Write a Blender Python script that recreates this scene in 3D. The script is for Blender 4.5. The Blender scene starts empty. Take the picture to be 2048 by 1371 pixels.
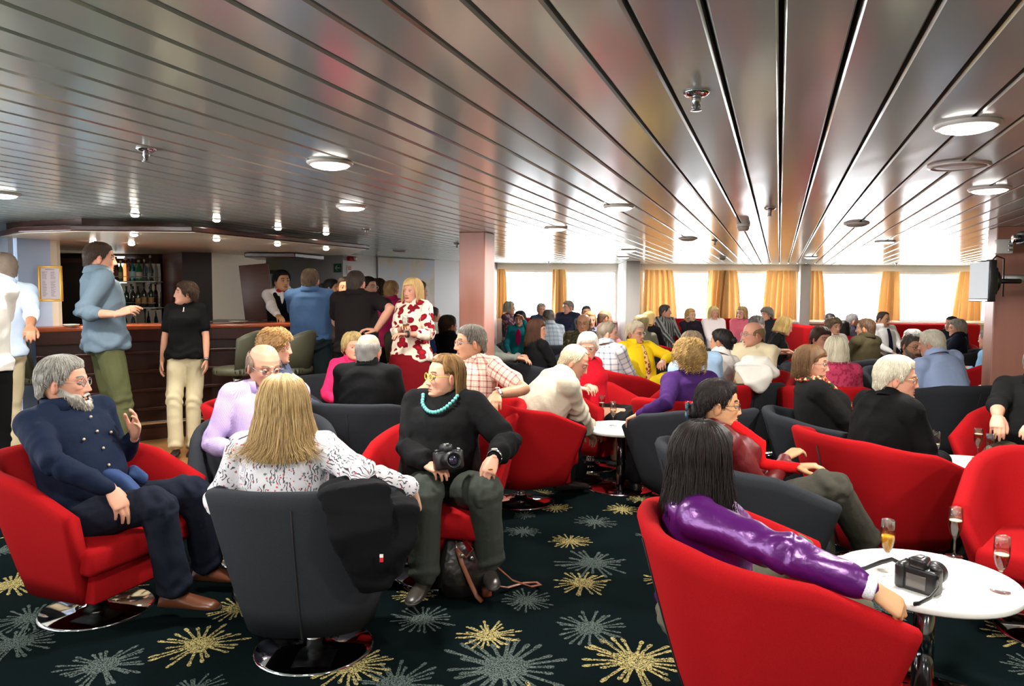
import bpy, bmesh, math, random
import numpy as np
from mathutils import Vector, Matrix

# ------------------------------------------------------------------ camera, sky, exposure
F, CX, CY, CAMH = 1480.0, 1024.0, 685.5, 1.47
PITCH = math.atan((685.5 - 590.2) / F)
ROLL = 0.0054
fw = Vector((0, math.cos(PITCH), -math.sin(PITCH)))
u0 = Vector((0, math.sin(PITCH), math.cos(PITCH)))
x0 = Vector((1, 0, 0))
cR = x0 * math.cos(ROLL) + u0 * math.sin(ROLL)
cU = u0 * math.cos(ROLL) - x0 * math.sin(ROLL)
CAMP = Vector((0, 0, CAMH))
S = bpy.context.scene
cam = bpy.data.cameras.new('camera')
cam.sensor_width = 36.0
cam.lens = F / 2048 * 36.0
cam.clip_start = 0.05
co = bpy.data.objects.new('camera', cam)
co.matrix_world = Matrix(((cR.x, cU.x, -fw.x, 0), (cR.y, cU.y, -fw.y, 0), (cR.z, cU.z, -fw.z, CAMH), (0, 0, 0, 1)))
S.collection.objects.link(co)
S.camera = co
W = bpy.data.worlds.new('overcast_sky')
S.world = W
W.use_nodes = True
bg = W.node_tree.nodes['Background']
bg.inputs[0].default_value = (0.93, 0.96, 1.0, 1)
bg.inputs[1].default_value = 20.0
S.view_settings.view_transform = 'Standard'
S.view_settings.look = 'None'
S.view_settings.exposure = 0.0
S.view_settings.gamma = 1.0
S.view_settings.use_curve_mapping = False
LAMP_W = 47.0          # power of one ceiling downlight
LAMP_COL = (1.0, 0.965, 0.91)
try:
    S.cycles.use_denoising = True
    S.cycles.max_bounces = 7
    S.cycles.diffuse_bounces = 3
    S.cycles.glossy_bounces = 4
    S.cycles.transmission_bounces = 6
    S.cycles.transparent_max_bounces = 8
    S.cycles.caustics_reflective = False
    S.cycles.caustics_refractive = False
    S.cycles.sample_clamp_indirect = 6.0
except Exception:
    pass

ZC = 2.08              # ceiling height
PSI = math.radians(19.8)   # direction of the ceiling planks

def ray(px, py):
    return fw + cR * ((px - CX) / F) - cU * ((py - CY) / F)
def at_z(px, py, z):
    d = ray(px, py); t = (z - CAMH) / d.z
    return CAMP + d * t
def at_y(px, py, Y):
    d = ray(px, py); t = Y / d.y
    return CAMP + d * t
def X_at(px, Y):
    return at_y(px, 700, Y).x

# ------------------------------------------------------------------ mesh helpers
PENDING = []
def new_obj(name, data=None, parent=None):
    o = bpy.data.objects.new(name, data)
    PENDING.append(o)
    if parent is not None:
        o.parent = parent
    return o
def tag(o, label, cat, group=None, kind=None):
    o['label'] = label; o['category'] = cat
    if group: o['group'] = group
    if kind: o['kind'] = kind
    return o
def thing(name, label, cat, loc=(0, 0, 0), rz=0.0, group=None):
    o = new_obj(name)
    o.empty_display_size = 0.1
    o.location = loc; o.rotation_euler = (0, 0, rz)
    return tag(o, label, cat, group)
def struct(o):
    o['kind'] = 'structure'
    return o
def copy_tree(o, parent=None):
    c = o.copy()
    PENDING.append(c)
    if parent is not None:
        c.parent = parent
    for ch in [k for k in PENDING if k.parent == o]:
        copy_tree(ch, c)
    return c

def join(*gs):
    V, Fc, n = [], [], 0
    for g in gs:
        if g is None: continue
        v, f = g
        V.append(np.asarray(v, float).reshape(-1, 3))
        Fc.extend([tuple(int(i) + n for i in t) for t in f])
        n += len(V[-1])
    return np.vstack(V), Fc
def xf(g, M):
    M = np.array(M)
    return g[0] @ M[:3, :3].T + M[:3, 3], g[1]
def move(g, d):
    return np.asarray(g[0]) + np.array(d), g[1]
def nrm(v):
    v = np.asarray(v, float)
    return v / (np.linalg.norm(v) + 1e-12)

def obj(name, g, m=None, parent=None, smooth=True, mi=None, col=None, cl=None):
    V, Fc = g
    me = bpy.data.meshes.new(name)
    me.from_pydata(np.asarray(V, float).tolist(), [], [tuple(map(int, f)) for f in Fc])
    if m is not None:
        for k in (m if isinstance(m, (list, tuple)) else [m]):
            me.materials.append(k)
    if mi is not None:
        me.polygons.foreach_set('material_index', np.asarray(mi, dtype=np.int32))
    if smooth:
        me.polygons.foreach_set('use_smooth', np.ones(len(me.polygons), dtype=bool))
    if col is not None:
        a = me.color_attributes.new('col', 'FLOAT_COLOR', 'POINT')
        c4 = np.ones((len(V), 4)); c4[:, :3] = col
        a.data.foreach_set('color', c4.ravel())
    if cl is not None:
        a = me.attributes.new('cl', 'FLOAT_VECTOR', 'POINT')
        a.data.foreach_set('vector', np.asarray(cl, float).ravel())
    me.update()
    return new_obj(name, me, parent)

def rings(R, close=True, caps=True):
    """R: list of (n,3) rings -> quads"""
    n = len(R[0]); V = np.vstack(R); Fc = []
    for i in range(len(R) - 1):
        for j in range(n if close else n - 1):
            k = (j + 1) % n
            Fc.append((i * n + j, i * n + k, (i + 1) * n + k, (i + 1) * n + j))
    if caps and close:
        Fc.append(tuple(range(n - 1, -1, -1)))
        Fc.append(tuple((len(R) - 1) * n + j for j in range(n)))
    return V, Fc
def tube(pts, rad, n=10, side=None, round_=True):
    pts = np.asarray(pts, float)
    rad = np.asarray(rad, float)
    if rad.ndim == 0: rad = np.full(len(pts), float(rad))
    if rad.ndim == 1: rad = np.stack([rad, rad], 1)
    T = np.gradient(pts, axis=0)
    T /= np.linalg.norm(T, axis=1)[:, None] + 1e-12
    if round_:
        a, b = pts[0] - T[0] * rad[0].min() * .6, pts[-1] + T[-1] * rad[-1].min() * .6
        pts = np.vstack([a, pts, b]); T = np.vstack([T[0], T, T[-1]])
        rad = np.vstack([rad[0] * .55, rad, rad[-1] * .55])
    if side is None:
        side = np.array([0, 0, 1.0]) if abs(T[0][2]) < .9 else np.array([1.0, 0, 0])
        par = True
    else:
        side = np.asarray(side, float); par = False
    th = np.linspace(0, 2 * np.pi, n, endpoint=False)
    R = []; s = side
    for p, t, r in zip(pts, T, rad):
        base = s if par else side
        a = base - t * np.dot(base, t); a = nrm(a)
        b = np.cross(t, a)
        if par: s = a
        R.append(p + np.outer(np.cos(th) * r[0], a) + np.outer(np.sin(th) * r[1], b))
    return rings(R)
def ell(c, r, nu=14, nv=9, M=None):
    c = np.asarray(c, float); r = np.asarray(r, float) * np.ones(3)
    R = []
    for i in range(nv + 1):
        ph = np.pi * (i + .02) / (nv + .04) if 0 < i < nv else (0.02 if i == 0 else np.pi - .02)
        th = np.linspace(0, 2 * np.pi, nu, endpoint=False)
        R.append(np.stack([np.sin(ph) * np.cos(th), np.sin(ph) * np.sin(th), -np.cos(ph) * np.ones(nu)], 1))
    V, Fc = rings(R)
    V = V * r
    if M is not None: V = V @ np.asarray(M).T
    return V + c, Fc
def lathe(prof, n=24):
    th = np.linspace(0, 2 * np.pi, n, endpoint=False)
    R = [np.stack([r * np.cos(th), r * np.sin(th), np.full(n, z)], 1) for r, z in prof]
    return rings(R)
def box(lo, hi, bev=0.0, seg=2):
    lo, hi = np.array(lo, float), np.array(hi, float)
    bm = bmesh.new()
    bmesh.ops.create_cube(bm, size=1.0)
    for v in bm.verts:
        for i in range(3):
            v.co[i] = lo[i] + (v.co[i] + .5) * (hi[i] - lo[i])
    if bev > 0:
        bmesh.ops.bevel(bm, geom=bm.edges[:], offset=bev, segments=seg, profile=.5, affect='EDGES')
    bm.verts.index_update()
    V = np.array([v.co[:] for v in bm.verts]); Fc = [tuple(v.index for v in f.verts) for f in bm.faces]
    bm.free()
    return V, Fc
def prism(poly, z0, z1, bev=0.0):
    bm = bmesh.new()
    vs = [bm.verts.new((p[0], p[1], z0)) for p in poly]
    f = bm.faces.new(vs)
    if f.normal.z == 0: bm.normal_update()
    r = bmesh.ops.extrude_face_region(bm, geom=[f])
    for v in r['geom']:
        if isinstance(v, bmesh.types.BMVert): v.co.z = z1
    bmesh.ops.recalc_face_normals(bm, faces=bm.faces[:])
    if bev > 0:
        bmesh.ops.bevel(bm, geom=bm.edges[:], offset=bev, segments=2, profile=.5, affect='EDGES')
    bm.verts.index_update()
    V = np.array([v.co[:] for v in bm.verts]); Fc = [tuple(v.index for v in f.verts) for f in bm.faces]
    bm.free()
    return V, Fc
def wallbox(a, b, z0, z1, t):
    """slab standing on the line a-b (xy), thickness t to the left of a->b"""
    a, b = np.array(a[:2], float), np.array(b[:2], float)
    d = nrm(b - a); nn = np.array([-d[1], d[0]]) * t
    return prism([a, b, b + nn, a + nn], z0, z1)
def grid(P):
    """P (r,c,3) -> surface"""
    r, c, _ = P.shape
    Fc = [(i * c + j, i * c + j + 1, (i + 1) * c + j + 1, (i + 1) * c + j) for i in range(r - 1) for j in range(c - 1)]
    return P.reshape(-1, 3), Fc
def remesh(g, vox, it=3):
    me = bpy.data.meshes.new('tmp')
    me.from_pydata(np.asarray(g[0]).tolist(), [], g[1])
    o = bpy.data.objects.new('tmp', me)
    S.collection.objects.link(o)
    m = o.modifiers.new('r', 'REMESH'); m.mode = 'VOXEL'; m.voxel_size = vox; m.adaptivity = 0
    if it:
        s = o.modifiers.new('s', 'SMOOTH'); s.factor = .5; s.iterations = it
    dg = bpy.context.evaluated_depsgraph_get()
    e = o.evaluated_get(dg).to_mesh()
    V = np.empty(len(e.vertices) * 3); e.vertices.foreach_get('co', V)
    ls = np.empty(len(e.polygons), dtype=np.int32); e.polygons.foreach_get('loop_start', ls)
    lt = np.empty(len(e.polygons), dtype=np.int32); e.polygons.foreach_get('loop_total', lt)
    vi = np.empty(len(e.loops), dtype=np.int32); e.loops.foreach_get('vertex_index', vi)
    Fc = [tuple(vi[a:a + b]) for a, b in zip(ls, lt)]
    o.evaluated_get(dg).to_mesh_clear()
    bpy.data.objects.remove(o); bpy.data.meshes.remove(me)
    return V.reshape(-1, 3), Fc
def normals(g):
    V, Fc = g
    N = np.zeros_like(V)
    q = np.array([f[:4] if len(f) >= 4 else (f[0], f[1], f[2], f[2]) for f in Fc])
    n = np.cross(V[q[:, 2]] - V[q[:, 0]], V[q[:, 3]] - V[q[:, 1]])
    for k in range(4): np.add.at(N, q[:, k], n)
    return N / (np.linalg.norm(N, axis=1)[:, None] + 1e-12)

# ------------------------------------------------------------------ materials
MATS = {}
def srgb(r, g, b):
    f = lambda c: (c / 255 / 12.92) if c / 255 <= .04045 else ((c / 255 + .055) / 1.055) ** 2.4
    return (f(r), f(g), f(b))
def _new(name):
    m = bpy.data.materials.new(name); m.use_nodes = True
    nt = m.node_tree; b = nt.nodes['Principled BSDF']
    return m, nt, b
def setp(b, **k):
    for n, v in k.items():
        n = n.replace('_', ' ')
        if n in b.inputs: b.inputs[n].default_value = v
def mat(name, col, rough=.5, metal=0.0, spec=.5, noise=None, bump=None, **k):
    """plain principled; noise=(scale, amount) colour grain; bump=(scale, strength)"""
    if name in MATS: return MATS[name]
    m, nt, b = _new(name)
    setp(b, Base_Color=(*col, 1), Roughness=rough, Metallic=metal, Specular_IOR_Level=spec, **k)
    if noise or bump:
        tc = nt.nodes.new('ShaderNodeTexCoord')
    if noise:
        t = nt.nodes.new('ShaderNodeTexNoise'); t.inputs['Scale'].default_value = noise[0]; t.inputs['Detail'].default_value = 3
        nt.links.new(tc.outputs['Object'], t.inputs['Vector'])
        mx = nt.nodes.new('ShaderNodeMix'); mx.data_type = 'RGBA'
        a = noise[1]
        mx.inputs[6].default_value = (*[c * (1 - a) for c in col], 1)
        mx.inputs[7].default_value = (*[min(1, c * (1 + a)) for c in col], 1)
        nt.links.new(t.outputs[0], mx.inputs[0]); nt.links.new(mx.outputs[2], b.inputs['Base Color'])
    if bump:
        t2 = nt.nodes.new('ShaderNodeTexNoise'); t2.inputs['Scale'].default_value = bump[0]
        nt.links.new(tc.outputs['Object'], t2.inputs['Vector'])
        bp = nt.nodes.new('ShaderNodeBump'); bp.inputs['Strength'].default_value = bump[1]; bp.inputs['Distance'].default_value = .01
        nt.links.new(t2.outputs[0], bp.inputs['Height']); nt.links.new(bp.outputs[0], b.inputs['Normal'])
    MATS[name] = m
    return m
def emit(name, col, s):
    if name in MATS: return MATS[name]
    m, nt, b = _new(name)
    setp(b, Base_Color=(*col, 1), Emission_Color=(*col, 1), Emission_Strength=s)
    MATS[name] = m
    return m
def attr_mat(name, rough, spec=.4, grain=0, **k):
    if name in MATS: return MATS[name]
    m, nt, b = _new(name)
    setp(b, Roughness=rough, Specular_IOR_Level=spec, **k)
    a = nt.nodes.new('ShaderNodeAttribute'); a.attribute_name = 'col'
    nt.links.new(a.outputs['Color'], b.inputs['Base Color'])
    MATS[name] = m
    return m
def wood(name, c1, c2, scale=(2, 30, 30), rough=.3, spec=.5):
    if name in MATS: return MATS[name]
    m, nt, b = _new(name)
    tc = nt.nodes.new('ShaderNodeTexCoord'); mp = nt.nodes.new('ShaderNodeMapping'); mp.inputs['Scale'].default_value = scale
    t = nt.nodes.new('ShaderNodeTexNoise'); t.inputs['Scale'].default_value = 1.0; t.inputs['Detail'].default_value = 5; t.inputs['Distortion'].default_value = .6
    mx = nt.nodes.new('ShaderNodeMix'); mx.data_type = 'RGBA'
    mx.inputs[6].default_value = (*c1, 1); mx.inputs[7].default_value = (*c2, 1)
    nt.links.new(tc.outputs['Object'], mp.inputs[0]); nt.links.new(mp.outputs[0], t.inputs['Vector'])
    nt.links.new(t.outputs[0], mx.inputs[0]); nt.links.new(mx.outputs[2], b.inputs['Base Color'])
    setp(b, Roughness=rough, Specular_IOR_Level=spec)
    MATS[name] = m
    return m
def glassy(name, col=(1, 1, 1), rough=0.0, ior=1.45):
    if name in MATS: return MATS[name]
    m, nt, b = _new(name)
    setp(b, Base_Color=(*col, 1), Roughness=rough, Transmission_Weight=1.0, IOR=ior)
    MATS[name] = m
    return m
def pane(name, tint=(1, 1, 1), refl=.08):
    if name in MATS: return MATS[name]
    m, nt, b = _new(name)
    out = nt.nodes['Material Output']
    tr = nt.nodes.new('ShaderNodeBsdfTransparent'); tr.inputs[0].default_value = (*tint, 1)
    gl = nt.nodes.new('ShaderNodeBsdfGlossy'); gl.inputs['Roughness'].default_value = .02
    mx = nt.nodes.new('ShaderNodeMixShader'); mx.inputs[0].default_value = refl
    nt.links.new(tr.outputs[0], mx.inputs[1]); nt.links.new(gl.outputs[0], mx.inputs[2]); nt.links.new(mx.outputs[0], out.inputs[0])
    MATS[name] = m
    return m
def cloth(col, pat=None, col2=(0, 0, 0), sc=40.0, col3=None, rough=.9, sheen=0.0, metal=0.0, spec=.12):
    key = 'cloth%s' % hash((tuple(round(c, 4) for c in col), pat, tuple(col2), sc, col3, rough, metal))
    if key in MATS: return MATS[key]
    m, nt, b = _new('fabric')
    setp(b, Base_Color=(*col, 1), Roughness=rough, Specular_IOR_Level=spec, Metallic=metal, Sheen_Weight=sheen)
    N = nt.nodes.new; L = nt.links.new
    at = N('ShaderNodeAttribute'); at.attribute_name = 'cl'
    def math_(op, a, bb=None):
        n = N('ShaderNodeMath'); n.operation = op
        for i, v in enumerate((a, bb)):
            if v is None: continue
            if isinstance(v, (int, float)): n.inputs[i].default_value = v
            else: L(v, n.inputs[i])
        return n.outputs[0]
    def mix(fac, a, c):
        n = N('ShaderNodeMix'); n.data_type = 'RGBA'
        L(fac, n.inputs[0]) if not isinstance(fac, (int, float)) else setattr(n.inputs[0], 'default_value', fac)
        for i, v in ((6, a), (7, c)):
            if isinstance(v, tuple): n.inputs[i].default_value = (*v, 1)
            else: L(v, n.inputs[i])
        return n.outputs[2]
    if pat:
        sx = N('ShaderNodeSeparateXYZ'); L(at.outputs['Vector'], sx.inputs[0])
        u, v = sx.outputs[0], sx.outputs[1]
        def bar(t, f, w):
            return math_('LESS_THAN', math_('FRACT', math_('MULTIPLY', t, f)), w)
        if pat == 'stripe':
            c = mix(bar(u, sc, .45), col, tuple(col2))
        elif pat == 'check':
            c = mix(math_('MULTIPLY', math_('ADD', bar(u, sc, .22), bar(v, sc, .22)), .6), col, tuple(col2))
            if col3: c = mix(math_('MULTIPLY', math_('ADD', bar(u, sc * 2.6, .25), bar(v, sc * 2.6, .25)), .35), c, tuple(col3))
        elif pat == 'gingham':
            c = mix(math_('MULTIPLY', math_('ADD', bar(u, sc, .5), bar(v, sc, .5)), .5), col, tuple(col2))
        else:
            vo = N('ShaderNodeTexVoronoi'); vo.inputs['Scale'].default_value = sc
            no = N('ShaderNodeTexNoise'); no.inputs['Scale'].default_value = sc * 1.3; no.inputs['Detail'].default_value = 2
            L(at.outputs['Vector'], vo.inputs['Vector']); L(at.outputs['Vector'], no.inputs['Vector'])
            if pat == 'floral':
                d = math_('ADD', vo.outputs['Distance'], math_('MULTIPLY', no.outputs[0], .5))
                c = mix(math_('LESS_THAN', d, .7), col, tuple(col2))
                if col3: c = mix(math_('LESS_THAN', d, .45), c, tuple(col3))
            elif pat == 'twig':
                w = N('ShaderNodeTexWave'); w.inputs['Scale'].default_value = sc * .55; w.inputs['Distortion'].default_value = 9; w.inputs['Detail'].default_value = 1.5; w.inputs['Detail Scale'].default_value = 1.2
                L(at.outputs['Vector'], w.inputs['Vector'])
                d = math_('ADD', vo.outputs['Distance'], math_('MULTIPLY', no.outputs[0], .35))
                n3 = N('ShaderNodeTexNoise'); n3.inputs['Scale'].default_value = sc * .45; L(at.outputs['Vector'], n3.inputs['Vector'])
                c = mix(math_('MULTIPLY', math_('GREATER_THAN', w.outputs[1], .8), math_('GREATER_THAN', n3.outputs[0], .51)), col, tuple(col2))
                n4 = N('ShaderNodeTexVoronoi'); n4.inputs['Scale'].default_value = sc * .8; L(at.outputs['Vector'], n4.inputs['Vector'])
                c = mix(math_('LESS_THAN', n4.outputs['Distance'], .2), c, (.16, .2, .2))
                c = mix(math_('LESS_THAN', d, .36), c, col3)
            else:  # camo / scarf
                cr = N('ShaderNodeValToRGB'); cr.color_ramp.interpolation = 'CONSTANT'
                el = cr.color_ramp.elements
                el[0].color = (*col, 1); el[1].position = .5; el[1].color = (*col2, 1)
                e = el.new(.6); e.color = (*(col3 or col), 1)
                L(no.outputs[0], cr.inputs[0]); c = cr.outputs[0]
        L(c, b.inputs['Base Color'])
    no2 = N('ShaderNodeTexNoise'); no2.inputs['Scale'].default_value = 16; no2.inputs['Detail'].default_value = 4
    tc = N('ShaderNodeTexCoord'); L(tc.outputs['Object'], no2.inputs['Vector'])
    bp = N('ShaderNodeBump'); bp.inputs['Strength'].default_value = .5; bp.inputs['Distance'].default_value = .012
    L(no2.outputs[0], bp.inputs['Height']); L(bp.outputs[0], b.inputs['Normal'])
    MATS[key] = m
    return m

RED = mat('red_wool', srgb(155, 21, 25), .9, spec=.04, noise=(260, .3), Sheen_Weight=0.0)
GREY = mat('charcoal_wool', srgb(47, 49, 53), .9, spec=.05, noise=(260, .35), Sheen_Weight=0.0)
CHROME = mat('chrome', (.82, .82, .84), .06, 1.0)
STEEL = mat('brushed_steel', (.5, .5, .5), .3, 1.0)
BLACKP = mat('black_plastic', (.012, .012, .013), .35)
WHITE_TOP = mat('white_laminate', (.86, .85, .8), .3)
DARK_WOOD = wood('dark_mahogany', srgb(44, 17, 14), srgb(70, 30, 24), (3, 3, 40), .25)
BAR_TOP = wood('polished_bar_top', srgb(150, 70, 42), srgb(176, 92, 58), (8, 8, 8), .15)
CREAM = mat('cream_wall_panel', srgb(214, 206, 190), .5)
def thin_glass(name, tint=(1, 1, 1)):
    m, nt, b = _new(name); out = nt.nodes['Material Output']
    tr = nt.nodes.new('ShaderNodeBsdfTransparent'); tr.inputs[0].default_value = (*tint, 1)
    gl = nt.nodes.new('ShaderNodeBsdfGlossy'); gl.inputs['Roughness'].default_value = .03
    lw = nt.nodes.new('ShaderNodeLayerWeight'); lw.inputs['Blend'].default_value = .12
    mx = nt.nodes.new('ShaderNodeMixShader')
    sc_ = nt.nodes.new('ShaderNodeMath'); sc_.operation = 'MULTIPLY_ADD'; sc_.inputs[1].default_value = .55; sc_.inputs[2].default_value = .1
    nt.links.new(lw.outputs['Fresnel'], sc_.inputs[0]); nt.links.new(sc_.outputs[0], mx.inputs[0])
    nt.links.new(tr.outputs[0], mx.inputs[1]); nt.links.new(gl.outputs[0], mx.inputs[2]); nt.links.new(mx.outputs[0], out.inputs[0])
    MATS[name] = m
    return m
GLASS = thin_glass('clear_glass', (.93, .945, .935))
# ------------------------------------------------------------------ room shell
ED = np.array([math.sin(PSI), math.cos(PSI)])      # along the planks
EP = np.array([math.cos(PSI), -math.sin(PSI)])     # across the planks
def xy(p): return np.array([p[0], p[1]])
ga = xy(at_z(1563, 0, ZC)) @ EP
gb = xy(at_z(1722.6, 0, ZC)) @ EP
GW = gb - ga
YW, YR, XL, XR = 14.2, -4.6, -4.75, 9.75

def ceiling_mat():
    m, nt, b = _new('glossy_ceiling_planks')
    setp(b, Base_Color=(*srgb(214, 226, 218), 1), Roughness=.17, Metallic=.25, Specular_IOR_Level=.6)
    tc = nt.nodes.new('ShaderNodeTexCoord')
    mp = nt.nodes.new('ShaderNodeMapping'); mp.inputs['Rotation'].default_value = (0, 0, PSI); mp.inputs['Scale'].default_value = (2.2, .55, 1)
    t = nt.nodes.new('ShaderNodeTexNoise'); t.inputs['Scale'].default_value = 1.6; t.inputs['Detail'].default_value = 1.0
    bp = nt.nodes.new('ShaderNodeBump'); bp.inputs['Strength'].default_value = .35; bp.inputs['Distance'].default_value = .012
    nt.links.new(tc.outputs['Object'], mp.inputs[0]); nt.links.new(mp.outputs[0], t.inputs['Vector'])
    nt.links.new(t.outputs[0], bp.inputs['Height']); nt.links.new(bp.outputs[0], b.inputs['Normal'])
    return m
pl = []
back = mat('ceiling_void', (.006, .006, .007), .9)
k0, k1 = int((-13 - ga) / GW), int((14 - ga) / GW)
for k in range(k0, k1):
    v0, v1 = ga + k * GW + .006, ga + (k + 1) * GW - .006
    prof = [(v0, .03), (v0, .006), (v0 + .006, 0), (v1 - .006, 0), (v1, .006), (v1, .03)]
    R = []
    vm = (v0 + v1) / 2
    us = ((YR + vm * math.sin(PSI)) / math.cos(PSI), (YW + .1 + vm * math.sin(PSI)) / math.cos(PSI))
    xa = (XL - 2.9 - vm * EP[0]) / ED[0]; xb = (XR + .3 - vm * EP[0]) / ED[0]
    a_, b_ = max(us[0], xa), min(us[1], xb)
    if b_ <= a_: continue
    for uu in (a_, b_):
        R.append(np.array([[*(EP * v + ED * uu), ZC + z] for v, z in prof]))
    pl.append(rings(R, close=False))
struct(obj('ceiling', join(*pl), ceiling_mat(), smooth=False))
struct(obj('ceiling_void', box((XL - 3, YR - .1, ZC + .035), (XR + .4, YW + .1, ZC + .12)), back, smooth=False))

# carpet with starbursts
def carpet_mat(name, col, mixin=None):
    m, nt, b = _new(name)
    setp(b, Roughness=1.0, Specular_IOR_Level=.02)
    tc = nt.nodes.new('ShaderNodeTexCoord'); t = nt.nodes.new('ShaderNodeTexNoise')
    t.inputs['Scale'].default_value = 170; t.inputs['Detail'].default_value = 2
    cr = nt.nodes.new('ShaderNodeValToRGB'); e = cr.color_ramp.elements
    lo = mixin or tuple(c * .55 for c in col)
    e[0].position = .4 if mixin else .36; e[0].color = (*lo, 1); e[1].position = .56 if mixin else .5; e[1].color = (*col, 1)
    nt.links.new(tc.outputs['Object'], t.inputs['Vector']); nt.links.new(t.outputs[0], cr.inputs[0]); nt.links.new(cr.outputs[0], b.inputs['Base Color'])
    return m
DK = srgb(10, 19, 20)
rnd = random.Random(5)
def burst(x, y, r, z):
    V, Fc = [], []
    n = 30
    rr = [r * rnd.uniform(.27, .38) for _ in range(n)]
    V.append((x, y, z))
    for i in range(n):
        a = 2 * math.pi * i / n
        V.append((x + rr[i] * math.cos(a), y + rr[i] * math.sin(a), z))
    for i in range(n): Fc.append((0, 1 + i, 1 + (i + 1) % n))
    nr = rnd.randint(22, 27)
    for i in range(nr):
        a = 2 * math.pi * (i + rnd.uniform(-.3, .3)) / nr
        Lr = r * rnd.uniform(.62, 1.0)
        c, s = math.cos(a), math.sin(a)
        bend = rnd.uniform(-.06, .06) * r
        pr = [(.25 * r, .034 * r), (.5 * Lr, .03 * r), (.78 * Lr, .026 * r), (.88 * Lr, .044 * r), (.96 * Lr, .038 * r), (Lr, .015 * r)]; zr = z + .00025 * (1 + i % 2)
        b0 = len(V)
        for d, w in pr:
            o = bend * (d / Lr) ** 2
            V.append((x + c * d - s * (w + o), y + s * d + c * (w + o), zr)); V.append((x + c * d + s * (w - o), y + s * d - c * (w - o), zr))
        for k in range(len(pr) - 1):
            Fc.append((b0 + 2 * k, b0 + 2 * k + 1, b0 + 2 * k + 3, b0 + 2 * k + 2))
    return np.array(V), Fc
YEL = [(1165, 1165, .18), (1140, 1082, .14), (1245, 1018, .15), (1112, 1015, .13), (975, 1270, .16), (1268, 1322, .24), (400, 1288, .21),
       (25, 1168, .2), (30, 1045, .15), (1300, 960, .14), (1085, 985, .1), (830, 1190, .12), (1560, 815, .2), (1500, 850, .2), (1015, 880, .15), (1250, 905, .15), (330, 945, .18), (700, 1330, .2), (230, 1175, .16)]
GRY = [(1185, 1125, .23), (1190, 1043, .15), (1045, 1062, .13), (1052, 1200, .15), (1180, 1255, .19), (845, 1238, .17), (1008, 1335, .29),
       (790, 1368, .2), (30, 1285, .2), (205, 1330, .19), (1320, 1075, .16), (60, 1235, .18), (100, 1110, .18), (1050, 1030, .1), (1530, 790, .2), (1590, 835, .2), (1500, 880, .18), (390, 945, .2)]
fl, fmi = [(np.array([(XL - 3, YR, 0), (XR, YR, 0), (XR, YW, 0), (XL - 3, YW, 0)]), [(0, 1, 2, 3)])], [0]
used = []
for lst, mi_, z in ((YEL, 1, .0016), (GRY, 2, .0008)):
    for px, py, r in lst:
        p = at_z(px, py, 0); g = burst(p.x, p.y, r, z); fl.append(g); fmi += [mi_] * len(g[1]); used.append((p.x, p.y))
for _ in range(900):
    x, y = rnd.uniform(-4.5, 7), rnd.uniform(-1, 13)
    if min((x - a) ** 2 + (y - b) ** 2 for a, b in used) < .3 ** 2: continue
    if 2.6 < y < 4.2 and -.4 < x < .8: continue
    k = rnd.randint(1, 2); g = burst(x, y, rnd.uniform(.13, .22), .0016 if k == 1 else .0008)
    fl.append(g); fmi += [k] * len(g[1]); used.append((x, y))
struct(obj('floor', join(*fl), [carpet_mat('carpet_navy', DK), carpet_mat('carpet_cream', srgb(172, 158, 104), DK), carpet_mat('carpet_slate', srgb(88, 98, 94), DK)], smooth=False, mi=fmi))

# bar-side wooden floor
BF = [at_z(px, py, 1.16) for px, py in ((70, 655), (236, 650.6), (425, 647), (600, 645), (735, 643))]   # front edge of the bar top
BF = [xy(p) for p in BF]
nb = nrm(np.array([-(BF[3] - BF[1])[1], (BF[3] - BF[1])[0]]))   # pointing away behind the bar
w0 = [xy(at_z(290, 942, 0)), xy(at_z(415, 936, 0))]
wd = w0[1] - w0[0]
wpoly = [(-4.7, w0[0][1] - .1), w0[0], w0[1], w0[1] + wd * 2.2 + np.array([.1, .9]), BF[4] + nb * .4, BF[2] + nb * .5, BF[1] + nb * .4, (-4.7, 7.3)]
struct(obj('floor_wood', prism(wpoly, -.02, .006), wood('oak_strip_floor', srgb(150, 105, 60), srgb(186, 138, 84), (3, 30, 1), .35), smooth=False))
struct(obj('trim_1', tube([(*w0[0], .006), (*w0[1], .006), (*(w0[1] + wd * 2.2 + np.array([.1, .9])), .006)], .008, 6), STEEL))

# ---- walls
PALE = mat('pale_blue_wall_panel', srgb(170, 194, 228), .45)
WHITEW = mat('white_wall_panel', srgb(240, 243, 248), .4)
GREYW = mat('grey_wall_panel', srgb(206, 204, 212), .5)
L1 = xy(at_z(685.5, 508, ZC)); L2 = xy(at_z(917, 521.5, ZC))
tt = (YW - L1[1]) / (L2[1] - L1[1]); L2 = L1 + (L2 - L1) * tt
def wall(name, a, b, m, z0=0.0, z1=ZC, t=.08):
    return struct(obj(name, wallbox(a, b, z0, z1, t), m, smooth=False))
wall('wall_left', L1, L2, WHITEW)
LW = nrm(L2 - L1); LN = np.array([LW[1], -LW[0]])          # LN points into the room
def on_line(px, A, D):
    """xy where the sight line through column px meets the line A + t D"""
    d = ray(px, 600); d = np.array([d.x, d.y])
    M = np.array([d, -D]).T
    s = np.linalg.solve(M, np.array(A))
    return d * s[0]
AW1 = xy(at_y(563, 600, 11.7)); AW0 = xy(at_y(532, 600, 11.8))
wall('wall_alcove', AW1, L1, GREYW)
CW0 = xy(at_y(425, 600, 8.95)); CW1 = xy(at_y(533, 600, 10.0))
wall('wall_bar', CW0, CW1, mat('beige_wall_panel', srgb(222, 206, 178), .5))
wall('wall_passage', AW0 + np.array([-1.2, .25]), AW1 + np.array([.0, .02]), CREAM)
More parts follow.
